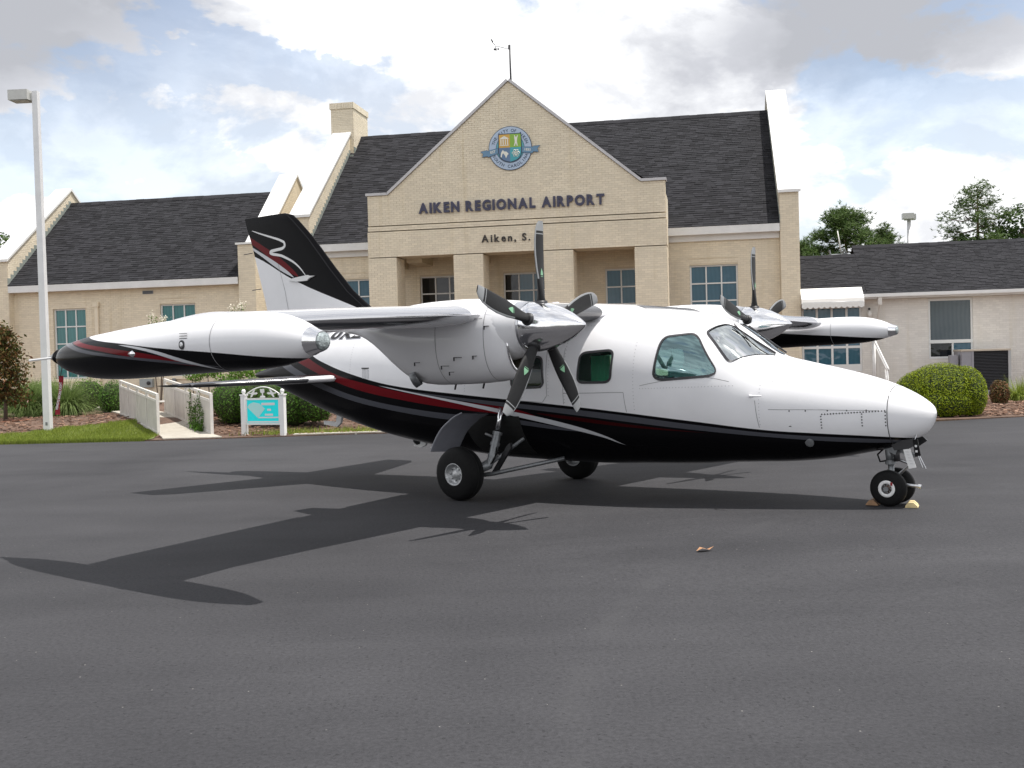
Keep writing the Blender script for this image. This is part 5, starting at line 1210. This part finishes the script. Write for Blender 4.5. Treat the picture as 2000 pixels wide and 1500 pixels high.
# streamer on the tank tail
sp0 = acw(-.57,-5.68,1.755); rs_ = thing('safety_streamer', 'red REMOVE BEFORE FLIGHT streamer hanging from the near tip tank tail', 'streamer', sp0, R(8))
st_ = MB(); rows = []
for i in range(12):
    t_ = i/11; zz = -.13-.33*t_; rows.append([(-.012+.010*math.sin(t_*5)-.03*t_, -.008*math.sin(t_*6), zz), (.020+.008*math.sin(t_*5+1)-.03*t_, .012*math.sin(t_*7+1), zz)])
st_.loft(rows, False, False, closed=False); obj('ribbon', st_, mat('streamer_red', (.33,.015,.03), .7), rs_, fix=False)
obj('cord', MB().tube([(.03,0,.02),(.015,0,-.08),(.003,0,-.135)], .004, 5), M['darkmetal'], rs_)
me = text_mesh('REMOVE BEFORE FLIGHT', .026, .0, .001, 'LEFT'); me.materials.append(M['white_decal'])
for v in me.vertices:
    d_ = v.co.x*.80; t_ = (.285-d_)/.33; zz = -.13-.33*max(0,min(1,t_)); v.co = (-.012+.010*math.sin(t_*5)-.03*t_+.027-v.co.y*1.0-.003, -.016, zz)
obj('lettering', me, None, rs_, fix=False)
# ------------------------------------------------------------------ lamp poles, railings, sign
pb_ = bw(-9.40,-11.42,0.03)
lp = thing('lamp_pole', 'tall white square lamp pole with box lamp head on the lawn at far left', 'lamp post', pb_, R(-4))
PT = 8.3
pm_ = MB(); pm_.loft([[(x*r,y*r,z) for x,y in ((-1,-1),(1,-1),(1,1),(-1,1))] for z, r in ((0,.082),(.0,.082),(PT,.066))]); obj('pole', pm_, mat('pole_white', (.70,.70,.71), .4, var=.06, scale=3), lp)
obj('hand_hole', MB().box(-.02,.03,-.094,-.09,.25,.33), M['steel'], lp)
obj('base_plate', MB().box(-.15,.15,-.15,.15,-.02,.02), M['steel'], lp)
lh = MB().box(-.60,-.12,-.19,.19,PT-.22,PT+.02); lh.box(-.12,-.07,-.06,.06,PT-.22,PT-.05); hd = obj('lamp_head', lh, mat('lamp_grey', (.50,.50,.48), .4, var=.05), lp)
obj('lamp_lens', MB().box(-.57,-.15,-.16,.16,PT-.235,PT-.222), mat('lamp_lens_m', (.25,.25,.22), .15, .4), hd)
lp2 = thing('lamp_pole', 'distant white lamp pole with twin box heads rising behind the annex roof', 'lamp post', bw(19.59,40,0), -PHI)
obj('pole', MB().tube([(0,0,0),(0,0,10.0)], [.16,.13], 8), bpy.data.materials['pole_white'], lp2, smooth=True)
for sg in (-1, 1): obj('lamp_head', MB().box(-.35+sg*.12,.35+sg*.12,-.25+sg*.3,.25+sg*.3,9.95,10.32), bpy.data.materials['lamp_grey'], lp2)
M['rail_white'] = mat('railing_paint', (.66,.63,.59), .5, var=.10, scale=4)
M['rail_panel'] = mat('railing_panel', (.56,.53,.49), .65, var=.12, scale=2.5)
def railing(p0, p1, z0, z1, h, lab):
    a_, b_ = Vector((*p0, z0)), Vector((*p1, z1)); L = (b_-a_).to_2d().length; an_ = math.atan2((b_-a_).y, (b_-a_).x)
    t = thing('ramp_railing', lab, 'railing', a_, an_); dz = z1-z0; Z = lambda x: dz*x/L
    def bar(nm, x0, x1, h0, h1, wd, m):
        q = MB(); v = [(x0,-wd,Z(x0)+h0),(x1,-wd,Z(x1)+h0),(x1,wd,Z(x1)+h0),(x0,wd,Z(x0)+h0),(x0,-wd,Z(x0)+h1),(x1,-wd,Z(x1)+h1),(x1,wd,Z(x1)+h1),(x0,wd,Z(x0)+h1)]
        q.add(v, [(0,3,2,1),(4,5,6,7),(0,1,5,4),(2,3,7,6),(3,0,4,7),(1,2,6,5)]); return obj(nm, q, m, t)
    bar('top_rail', -.03, L+.03, h-.06, h, .03, M['rail_white']); bar('mid_rail', 0, L, h-.20, h-.155, .028, M['rail_white']); bar('bottom_rail', 0, L, .0, .05, .03, M['rail_white'])
    n = 5
    for i in range(n):
        x = L*i/(n-1); q = MB().box(x-.032,x+.032,-.032,.032,Z(x)-.02 if 0 < i < n-1 else Z(x)-z0-z0*0-.02,Z(x)+h-.06); obj('post', q, M['rail_white'], t)
    k = 0; x = .03
    while x < L-.05:
        wd = .118; q = MB(); v = [(x,-.012,Z(x)+.05),(min(x+wd,L-.03),-.012,Z(x)+.05),(min(x+wd,L-.03),.012,Z(x)+.05),(x,.012,Z(x)+.05)]
        v += [(p[0],p[1],Z(p[0])+h-.20) for p in v]; q.add(v, [(0,3,2,1),(4,5,6,7),(0,1,5,4),(2,3,7,6),(3,0,4,7),(1,2,6,5)])
        o = obj('board', q, M['rail_panel'], t); x += wd+.008; k += 1
    return t
RL0, RL1 = bw(-6.10,-12.2), bw(-9.43,-8.0); RR0, RR1 = bw(-4.66,-12.45), bw(-8.12,-8.0)
rl_a = railing((RL0.x,RL0.y), (RL1.x,RL1.y), .08, .36, .93, 'white boarded ramp railing on the left, next to the lawn')
rl_b = railing((RR0.x,RR0.y), (RR1.x,RR1.y), .08, .38, .92, 'white boarded ramp railing on the right, overgrown with a vine')
obj('handrail_stub', MB().tube([(0.0,-.03,.74),(0.0,-.16,.74)], .022, 8), M['rail_white'], rl_a, smooth=True)
rmp = MB(); d_ = (RL1-RL0); e0 = Vector((RL0.x+.45, edge_y(RL0.x+.45)+.04, 0)); e1 = Vector((RR0.x+.35, edge_y(RR0.x+.35)+.04, 0))
ext0, ext1 = RL1+d_*1.1, RR1+(RR1-RR0)*1.1
q = [(e0.x,e0.y,.045),(e1.x,e1.y,.045),(RR0.x,RR0.y,.085),(RR1.x,RR1.y,.385),(ext1.x,ext1.y,.41),(ext0.x,ext0.y,.41),(RL1.x,RL1.y,.37),(RL0.x,RL0.y,.085)]
walk_poly = [p_[:2] for p_ in q]
rmp.add(q+[(x,y,-.05) for x,y,z in q], [(0,1,2,7),(7,2,3,6),(6,3,4,5)]+[(i,(i+1)%8,(i+1)%8+8,i+8) for i in range(8)]); obj('walkway', rmp, M['concrete'], kind='structure')
# information sign
sg0, sg1 = bw(-3.95,-12.28,.02), bw(-2.96,-12.45,.02); W_ = (sg1-sg0).length
SG = thing('welcome_sign', 'white framed sign with bright turquoise panel and airplane cut-outs beside the hedge', 'sign', sg0, math.atan2(sg1.y-sg0.y, sg1.x-sg0.x))
for x in (0, W_):
    po = obj('post', MB().box(x-.055,x+.055,-.055,.055,0,.90).box(x-.07,x+.07,-.07,.07,.90,.93), M['trim'], SG)
    obj('finial', MB().lathe([(0,.02),(.02,.03),(.05,.048),(.09,.045),(.115,.02),(.12,.002)], (x,0,.93), (0,0,1), 12), M['trim'], po, smooth=True)
obj('panel_frame', MB().box(.055,W_-.055,-.03,.03,.24,.28).box(.055,W_-.055,-.03,.03,.80,.84).box(.055,.095,-.029,.029,.28,.80).box(W_-.095,W_-.055,-.029,.029,.28,.80), M['trim'], SG)
pn = obj('panel', MB().box(.095,W_-.095,-.02,.015,.28,.80), mat('sign_turquoise', (.0,.90,.93), .35), SG)
pf = lambda a, b, d: (a, -d, b)
w0 = .095; ww = W_-.19
mapp = [(0,.67),(.06,.72),(.2,.74),(.34,.69),(.42,.73),(.55,.60),(.32,.38)]
obj('print_map', MB().prism([(w0+x*ww,z) for x,z in [(0,.64),(.07,.71),(.2,.75),(.40,.72),(.57,.60),(.34,.40),(.30,.42)]], pf, .0215, .0225), mat('sign_pale', (.45,.80,.78), .4), pn)
obj('print_bar', MB().box(w0+.46*ww,w0+.88*ww,-.0225,-.0215,.68,.735).box(w0+.64*ww,w0+.76*ww,-.0225,-.0215,.555,.60).box(w0+.56*ww,w0+.82*ww,-.0225,-.0215,.445,.49).box(w0+.34*ww,w0+1.0*ww,-.0225,-.0215,.39,.42).box(w0+.02*ww,w0+1.0*ww,-.0225,-.0215,.29,.325), M['white_decal'], pn)
ap = [(W_*t_, 0, .87+.22*math.sin(math.pi*t_)**.9) for t_ in [.06+.88*i/20 for i in range(21)]]
obj('arch', MB().tube(ap, .014, 6), M['trim'], SG, smooth=True)
for x0, k in ((.25,1),(.72,-1)):
    pl2 = [(-.16,.02),(-.17,.07),(-.13,.04),(-.05,.045),(.03,.14),(.07,.14),(.03,.05),(.12,.055),(.15,.02),(.10,-.01),(.01,-.01),(-.06,-.09),(-.10,-.09),(-.06,.0)]
    obj('airplane_cutout', MB().prism([(x0*W_+k*a*.75,.93+b*.75) for a,b in pl2], pf, -.008, .008), M['trim'], SG)
obj('beacon_cutout', MB().prism([(.49*W_+a,.85+b) for a,b in ((-.07,0),(-.05,.04),(-.012,.05),(-.012,.10),(-.05,.12),(-.06,.19),(.04,.20),(.05,.12),(.012,.10),(.012,.05),(.05,.04),(.07,0))], pf, -.008, .008), M['trim'], SG)
# dry leaf on the asphalt
lf = MB().add([(0,-.03,.006),(.05,-.04,.03),(.11,-.01,.012),(.15,.01,.035),(.10,.04,.008),(.04,.035,.028)], [(0,1,5),(1,2,4,5),(2,3,4)]); o = obj('dry_leaf', lf, mat('dry_leaf_m', (.45,.24,.12), .8)); o.location = (1.44,8.74,apz(1.44,8.74)+.004); tag(o, 'dry brown leaf lying on the asphalt in front of the airplane', 'leaf')
# ------------------------------------------------------------------ planting
def leafmat(name, c1, c2, isl=0.35, rough=0.5, trans=0.25):
    m = mat(name, c1, rough, isl=isl, hue=c2, spec=1.25); b = m.node_tree.nodes['Principled BSDF']
    t = NT(m.node_tree); tl = t.new('ShaderNodeBsdfTranslucent'); mx = t.new('ShaderNodeMixShader'); mx.inputs[0].default_value = trans
    src = b.inputs['Base Color'].links[0].from_socket; t.l.new(src, tl.inputs[0]); t.l.new(b.outputs[0], mx.inputs[1]); t.l.new(tl.outputs[0], mx.inputs[2]); t.l.new(mx.outputs[0], t.n['Material Output'].inputs[0]); return m
M['bark'] = mat('bark', (.11,.085,.065), .9, var=.3, scale=6, bump=.6, bscale=14)
M['pine_bark'] = mat('pine_bark', (.13,.085,.06), .9, var=.3, scale=4, bump=.6, bscale=10)
def leaf(mb, c, size, aspect=.5, nrm=None, up=0.0):
    if nrm is None:
        nrm = Vector((random.gauss(0,1), random.gauss(0,1), random.gauss(0,1)+up))
    nrm = nrm.normalized(); d_ = nrm.orthogonal().normalized(); d_.rotate(Matrix.Rotation(random.uniform(0,6.28), 3, nrm)); e_ = nrm.cross(d_)
    s_ = size*random.uniform(.7,1.25); c = Vector(c)
    mb.add([c-d_*s_*.5, c+e_*s_*aspect*.5+nrm*s_*.06, c+d_*s_*.5, c-e_*s_*aspect*.5+nrm*s_*.06], [(0,1,2,3)])
def blobpt(c, rx, ry, rz, shell=.75, zmin=None):
    while True:
        v = Vector((random.gauss(0,1), random.gauss(0,1), random.gauss(0,1))).normalized()*(random.uniform(shell**3,1)**(1/3))
        p = Vector((c[0]+v.x*rx, c[1]+v.y*ry, c[2]+v.z*rz))
        if zmin is None or p.z > zmin: return p, v
def core(mb, c, rx, ry, rz):
    rings = []
    for i in range(1, 8):
        a_ = math.pi*i/8; rings.append([(c[0]+rx*math.sin(a_)*math.cos(k*.5236), c[1]+ry*math.sin(a_)*math.sin(k*.5236), c[2]+rz*math.cos(a_)) for k in range(12)])
    mb.loft(rings)
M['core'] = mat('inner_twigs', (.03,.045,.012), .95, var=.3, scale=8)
def shrub(name, lab, cat, blobs, n, size, m, group=None, aspect=.5, stems=True, shell=.72, up=.6, zmin=.03, coresc=.8):
    """blobs in world coords: (x,y,z,rx,ry,rz)"""
    bx_, by_ = sum(b[0] for b in blobs)/len(blobs), sum(b[1] for b in blobs)/len(blobs)
    hz = hgt(bx_, by_) if by_ > 23 and by_ < 45 else 0.0
    t = thing(name, lab, cat, (bx_,by_,hz), 0, group)
    wts = [b[3]*b[4]+b[4]*b[5]+b[3]*b[5] for b in blobs]; mb = MB(); cr = MB()
    for _ in range(n):
        b = random.choices(blobs, wts)[0]; p, v = blobpt(b[:3], *b[3:], shell, zmin)
        leaf(mb, (p.x-bx_, p.y-by_, p.z), size, aspect, Vector((v.x+random.gauss(0,.6), v.y+random.gauss(0,.6), v.z+up+random.gauss(0,.5))))
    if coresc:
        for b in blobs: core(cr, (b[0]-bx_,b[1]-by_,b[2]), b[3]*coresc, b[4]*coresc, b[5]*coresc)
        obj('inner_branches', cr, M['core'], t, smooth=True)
    obj('foliage', mb, m, t, fix=False)
    if stems:
        st = MB()
        for _ in range(6):
            b = random.choice(blobs); a_ = random.uniform(0,6.28); st.tube([(b[0]-bx_+.05*math.cos(a_),b[1]-by_+.05*math.sin(a_),0),(b[0]-bx_+b[3]*.4*math.cos(a_),b[1]-by_+b[4]*.4*math.sin(a_),b[2])], [.025,.012], 5)
        obj('stem', st, M['bark'], t)
    return t
def bb_(s, t, z, rx, ry, rz): p = bw(s, t); return (p.x, p.y, z, rx, ry, rz)
M['boxwood'] = leafmat('boxwood_leaf', (.135,.20,.006), (.25,.29,.010), .3)
M['hedge'] = leafmat('hedge_leaf', (.045,.115,.014), (.085,.175,.02), .4)
M['lawnleaf'] = leafmat('grass_blade', (.15,.215,.03), (.27,.31,.06), .3, .6)
M['magnolia'] = leafmat('magnolia_leaf', (.05,.085,.022), (.17,.075,.032), .4, .35)
M['redleaf'] = leafmat('red_shrub_leaf', (.08,.10,.03), (.20,.08,.045), .4)
M['fountain'] = leafmat('fountain_grass', (.11,.18,.04), (.21,.27,.10), .3, .6)
M['azalea'] = leafmat('azalea_leaf', (.065,.15,.018), (.13,.23,.03), .4)
M['pine'] = leafmat('pine_needles', (.040,.082,.016), (.085,.13,.03), .4, .6)
M['oak'] = leafmat('broad_leaf', (.026,.055,.012), (.055,.095,.018), .4)
M['petal'] = mat('white_petal', (.78,.74,.62), .6)
# big clipped bush on the right
shrub('clipped_bush', 'big rounded bright green clipped bush behind the airplane nose', 'bush',
      [bb_(11.6,-9.3,.50,.92,.70,.72), bb_(11.15,-9.3,.46,.62,.60,.60), bb_(12.1,-9.3,.50,.46,.58,.64), bb_(11.6,-9.5,.34,.90,.55,.42)], 42000, .040, M['boxwood'], shell=.88, up=.8, coresc=.93)
shrub('reddish_shrub', 'small reddish brown shrub at the right of the clipped bush', 'shrub', [bb_(14.0,-4.6,.30,.26,.26,.36)], 2600, .06, M['redleaf'], shell=.35, coresc=.45)
# hedges left
shrub('hedge', 'dark green hedge behind the right ramp railing and the turquoise sign', 'hedge',
      [bb_(-5.1+i*.55,-10.2-.10*i,.48+.06*math.sin(i*2),.50,.66,.62+.04*math.sin(i*3)) for i in range(5)]+[bb_(-5.9,-8.6,.5,.6,.7,.6)], 22000, .05, M['hedge'], shell=.8, up=.7, coresc=.88)
shrub('hedge', 'lower dark hedge running behind the tail to the main wheel', 'hedge',
      [bb_(-1.6+i*.6,-9.4+.1*i,.36,.5,.6,.44) for i in range(5)], 9000, .05, M['hedge'], shell=.8, up=.7, coresc=.88)
shrub('hedge', 'small dark green shrub at the far end of the left railing', 'hedge', [bb_(-10.7,-6.2,.42,.42,.5,.55), bb_(-11.1,-5.6,.34,.4,.4,.45)], 3600, .05, M['hedge'], shell=.78)
shrub('azalea', 'loose leafy shrub with bare stems under the tip tank', 'shrub', [bb_(-7.9+.5*i,-6.6-.1*i,1.02+.12*math.sin(i*2.2),.36,.3,.16) for i in range(6)], 1500, .085, M['azalea'], shell=.2, coresc=0, up=.3)
shrub('low_shrub', 'light green low shrub behind the lamp pole', 'shrub', [bb_(-13.6,-5.2,.45,.9,.5,.55), bb_(-14.8,-4.8,.4,.8,.5,.5), bb_(-12.2,-5.0,.5,.6,.4,.55)], 6500, .06, M['azalea'], shell=.7)
# crape myrtle blossoms seen over the wing
for s_, t_, h_, lab in ((-12.3,-0.5,3.15,'slim flowering shrub with white blossom in front of the wing window'), (-8.7,-2.0,3.35,'slim flowering shrub with white blossom behind the tail fin')):
    p = bw(s_, t_); cm2 = thing('flowering_shrub', lab, 'shrub', (p.x,p.y,hgt(p.x,p.y)), 0)
    st = MB(); lv = MB(); fl2 = MB()
    for k in range(5):
        dx, dy = random.uniform(-.3,.3), random.uniform(-.2,.2); hh = h_*random.uniform(.85,1.0); st.tube([(dx*.2,dy*.2,0),(dx,dy,hh*.6),(dx*1.1,dy,hh)], [.02,.014,.008], 5)
        for _ in range(120): z_ = random.uniform(.4,1)*hh; leaf(lv, (dx*z_/hh+random.gauss(0,.10), dy+random.gauss(0,.10), z_), .07)
        for _ in range(70): leaf(fl2, (dx*1.1+random.gauss(0,.06), dy+random.gauss(0,.06), hh+random.gauss(0,.07)), .04, .8)
    obj('stem', st, M['bark'], cm2); obj('foliage', lv, M['azalea'], cm2, fix=False); obj('blossom', fl2, M['petal'], cm2, fix=False)
# vine on the right railing
vn = thing('vine', 'dark green climbing vine on the right ramp railing', 'vine', (RR0.x,RR0.y,0.03), math.atan2((RR1-RR0).y,(RR1-RR0).x))
lv = MB(); st = MB()
for k in range(9):
    x = .75+.19*k+random.uniform(-.05,.05); vh = random.uniform(.45,.82); pts = [(x+random.uniform(-.06,.06), .035, .02+vh*i/6+.06*x) for i in range(7)]; st.tube(pts, .006, 4)
    for p in pts:
        for _ in range(13): leaf(lv, (p[0]+random.gauss(0,.05), .035+abs(random.gauss(0,.025)), p[2]+random.gauss(0,.06)), .05)
for _ in range(420): leaf(lv, (random.uniform(.5,1.5), .08+abs(random.gauss(0,.08)), .04+abs(random.gauss(0,.10))+.05), .055)
obj('stem', st, M['bark'], vn); obj('foliage', lv, M['hedge'], vn, fix=False)
# fountain grasses
def tuft(p, n, L, m, lab, cat='grass', spread=1.0, group=None, name='fountain_grass'):
    t = thing(name, lab, cat, (p.x,p.y,hgt(p.x,p.y)-.01), 0, group); mb = MB()
    for _ in range(n):
        a_ = random.uniform(0,6.28); r0 = abs(random.gauss(0,.13)); ll = L*random.uniform(.65,1.15); lean = random.uniform(.05,.95)**.8*spread; w_ = .011
        x, y, z = r0*math.cos(a_), r0*math.sin(a_), 0; th = R(86)-lean*.55; pts = []
        for k in range(7):
            pts.append((x,y,max(z,.01))); x += math.cos(th)*math.cos(a_)*ll/6; y += math.cos(th)*math.sin(a_)*ll/6; z += math.sin(th)*ll/6; th -= lean*.50
        sx_, sy_ = -math.sin(a_)*w_, math.cos(a_)*w_
        mb.loft([[(p_[0]-sx_*(1-k/6.5),p_[1]-sy_*(1-k/6.5),p_[2]) for k,p_ in enumerate(pts)], [(p_[0]+sx_*(1-k/6.5),p_[1]+sy_*(1-k/6.5),p_[2]) for k,p_ in enumerate(pts)]], False, False, closed=False)
    obj('grass_blade', mb, m, t, kind='stuff', fix=False); return t
tuft(bw(-11.35,-7.6), 2600, 1.12, M['fountain'], 'large arching fountain grass clump right of the lamp pole')
tuft(bw(-12.35,-7.8), 2200, 1.08, M['fountain'], 'arching fountain grass clump directly behind the lamp pole')
tuft(bw(-12.9,-6.4), 1500, 1.15, M['fountain'], 'fountain grass clump between the magnolia and the wing wall')
tuft(bw(14.9,-3.0), 500, .75, M['lawnleaf'], 'tuft of long green grass by the annex wall at far right', name='grass_tuft')
tuft(bw(15.6,-2.6), 500, .8, M['lawnleaf'], 'wild grass tuft at the right picture edge below the annex wall', name='grass_tuft')
# magnolia
p = bw(-11.75,-9.7); mg_ = thing('magnolia_tree', 'young magnolia with reddish leaves and white flowers at the left edge', 'tree', (p.x,p.y,hgt(p.x,p.y)), 0)
tr = MB().tube([(0,0,0),(.03,0,.7),(0,.02,1.5),(.02,0,2.2)], [.055,.045,.03,.012], 8); lv = MB()
for k in range(34):
    z_ = .45+1.75*k/34; a_ = k*2.4; r_ = .62*(1-(max(0,z_-.9)/1.55)**1.5)*random.uniform(.7,1.05); e_ = Vector((r_*math.cos(a_), r_*math.sin(a_), z_+.22)); tr.tube([(0,0,z_),(e_.x*.6,e_.y*.6,z_+.10),e_], [.014,.009,.004], 5)
    for _ in range(150):
        f_ = random.uniform(.25,1.08); leaf(lv, (e_.x*f_+random.gauss(0,.10), e_.y*f_+random.gauss(0,.10), z_+.22*f_+random.gauss(0,.12)), .105, .48)
obj('trunk', tr, M['bark'], mg_, smooth=True); obj('crown', lv, M['magnolia'], mg_, fix=False)
for fx, fy, fz in ((.42,-.35,.83),(.55,-.1,1.42),(-.2,-.5,1.25),(.25,-.52,1.05)):
    f_ = MB()
    for k in range(8): a_ = k*.785; d_ = Vector((math.cos(a_), math.sin(a_), .45)); c_ = Vector((fx,fy,fz)); s_ = Vector((-math.sin(a_), math.cos(a_), 0))*.03; f_.add([c_, c_+d_*.05+s_, c_+d_*.10+Vector((0,0,.02)), c_+d_*.05-s_], [(0,1,2,3)])
    obj('flower', f_, M['petal'], mg_, fix=False)
cl = MB().add([(p.x+math.cos(k*.4488)*(.62+.1*math.sin(k*2)), p.y+math.sin(k*.4488)*.5, hgt(p.x+math.cos(k*.4488)*.65,p.y+math.sin(k*.4488)*.5)+.02) for k in range(14)], [tuple(range(14))]); obj('straw_ring', cl, M['redclay'], kind='structure', fix=False)
# pines and trees beyond
def pine(loc, H, crown0, R0, lab, ntuft=1500, seed=1, group='pines beyond the annex', lean=0.0, flat=.6, tsize=.34, nb=34):
    random.seed(seed); t = thing('pine_tree', lab, 'tree', loc, 0, group)
    tr = MB(); tr.tube([(lean*H*q*q, 0, H*q) for q in (0,.25,.5,.75,1)], [.24,.2,.15,.10,.03], 8); lv = MB(); clus = []
    for k in range(nb):
        q = k/(nb-1); z_ = crown0+(H-.3-crown0)*q; prof = math.sin(math.pi*min(1,(.18+.82*q)**flat))**.7 if q < .97 else .25; r_ = R0*max(.18,prof)*random.uniform(.55,1.05); a_ = k*2.39996+random.uniform(-.4,.4)
        b0 = Vector((lean*z_*z_/H,0,z_)); e_ = b0+Vector((r_*math.cos(a_), r_*math.sin(a_), random.uniform(-.05,.45)*r_*.6)); m_ = b0.lerp(e_,.5)+Vector((0,0,-.12*r_)); tr.tube([b0,m_,e_], [.07*(1-q*.5),.045,.015], 5)
        for f_ in (.62,.82,1.0): clus.append((m_.lerp(e_, (f_-.5)*2)+Vector((random.gauss(0,.22),random.gauss(0,.22),random.gauss(0,.15)+.15)), random.uniform(.36,.62)))
    obj('trunk', tr, M['pine_bark'], t, smooth=True)
    for _ in range(ntuft):
        c_, rr_ = random.choice(clus); o_ = c_+Vector((random.gauss(0,.42), random.gauss(0,.42), random.gauss(0,.30)))*rr_*1.25
        for _ in range(7):
            d_ = Vector((random.gauss(0,1), random.gauss(0,1), random.gauss(.5,.8))).normalized()*tsize*random.uniform(.6,1.1); s_ = d_.orthogonal().normalized()*.028; lv.add([o_-s_, o_+s_, o_+d_], [(0,1,2)])
    obj('crown', lv, M['pine'], t, fix=False); return t
pine(bw(15.6,40), 10.7, 6.3, 3.0, 'dense round pine crown behind the annex, directly right of the terminal gable', 3600, 11, nb=44)
pine(bw(18.2,41), 9.4, 6.0, 1.7, 'lower pine crown left of the distant lamp pole', 1500, 12, nb=26)
pine(bw(13.0,42), 8.9, 6.2, 1.5, 'small pine crown touching the terminal gable corner', 900, 13, nb=22)
pine(bw(23.85,40), 11.8, 7.6, 2.5, 'tall thin pine with open branches at the right, against the sky', 1250, 14, flat=.9, nb=24, tsize=.30)
def broad(loc, blobs, n, size, lab, seed, m='oak'):
    random.seed(seed); t = thing('broadleaf_tree', lab, 'tree', loc, 0); tr = MB().tube([(0,0,0),(.1,0,blobs[0][2]*.6),(0,.1,blobs[0][2])], [.3,.22,.1], 8); lv = MB(); cr = MB()
    for b in blobs: tr.tube([(0,0,blobs[0][2]*.5),(b[0],b[1],b[2])], [.12,.04], 6)
    wts = [b[3]*b[5] for b in blobs]
    for _ in range(n):
        b = random.choices(blobs, wts)[0]; p, v = blobpt(b[:3], *b[3:], .62); leaf(lv, p, size, .6, Vector((v.x+random.gauss(0,.7), v.y+random.gauss(0,.7), v.z+.5)))
    obj('trunk', tr, M['bark'], t, smooth=True); obj('crown', lv, M[m], t, fix=False); return t
broad(bw(26.6,40), [(0,0,9.0,1.9,1.6,1.7),(1.2,0,8.2,1.6,1.5,1.7),(-1.4,0,7.9,1.5,1.4,1.3),(.4,.3,7.2,2.4,1.8,1.6)], 5200, .26, 'dark dense broadleaf tree at the right edge beyond the annex roof', 21)
broad(bw(23.2,39), [(0,0,7.6,1.5,1.2,1.1),(-1.3,0,7.1,1.3,1.2,1.0),(1.3,0,7.4,1.3,1.2,1.1)], 3000, .26, 'low dark tree crown below the open pine, behind the annex ridge', 22)
broad(bw(-46.6,40), [(0,0,11.0,1.2,1.2,1.2),(-.8,0,9.8,1.6,1.4,1.3),(.2,0,8.8,1.4,1.3,1.2)], 2400, .26, 'green tree crown at the left edge beyond the wing roof', 23, m='pine')
random.seed(5)
# lawn blades, bark chips -------------------------------------------------------------
def in_poly(poly, x, y): return inside(poly, x, y)
gm = MB(); cnt = 0
while cnt < 30000:
    x, y = random.uniform(-13.8,-8.0), random.uniform(23.9,28.0)
    if not on_lawn(x, y): continue
    z = hgt(x, y)
    h = random.uniform(.025,.075); a_ = random.uniform(0,6.28); dx, dy = .006*math.cos(a_), .006*math.sin(a_); lx, ly = random.gauss(0,.02), random.gauss(0,.02)
    gm.add([(x-dx,y-dy,z),(x+dx,y+dy,z),(x+lx,y+ly,z+.014+h)], [(0,1,2)]); cnt += 1
for _ in range(2200):                                     # ragged edge over the asphalt
    t_ = random.random(); x = -13.6+5.5*t_; y = edge_y(x)+random.gauss(0,.03); h = random.uniform(.03,.09); gm.add([(x-.006,y,.0),(x+.006,y,.0),(x+random.gauss(0,.02),y-.02,.03+h)], [(0,1,2)])
obj('turf', gm, M['lawnleaf'], kind='stuff', fix=False, label='short mown lawn grass')
M['chip'] = mat('bark_chip', (.16,.085,.055), .9, isl=.5, hue=(.27,.17,.12))
cmb = MB(); cnt = 0
while cnt < 9000:
    if random.random() < .5: x, y = random.uniform(8.5,16.5), random.uniform(24.2,34)
    else: x, y = random.uniform(-16,1), random.uniform(24.3,31)
    if on_lawn(x, y) or y < edge_y(x)+.1 or in_poly(walk_poly, x, y): continue
    cmb.mbox((x,y,hgt(x,y)+.012+random.uniform(0,.025)), (random.uniform(.05,.13),random.uniform(.02,.04),.012), Matrix.Rotation(random.uniform(0,6.28),3,'Z') @ Matrix.Rotation(random.gauss(0,.4),3,'X')); cnt += 1
obj('bark_mulch', cmb, M['chip'], kind='stuff', label='brown bark mulch', fix=False)
wd = MB()
for _ in range(1600):                                     # weeds along the bed edge
    x = random.choice([random.gauss(-5.0,.5), random.gauss(-1.6,.5), random.gauss(-3.4,.6), random.uniform(-6,1)]); y = 24.45+abs(random.gauss(0,.35)); h = random.uniform(.04,.16); z = hgt(x,y); wd.add([(x-.008,y,z),(x+.008,y,z),(x+random.gauss(0,.04),y+random.gauss(0,.04),z+h)], [(0,1,2)])
obj('weeds', wd, M['lawnleaf'], kind='stuff', fix=False, label='scattered weeds along the planting bed edge')
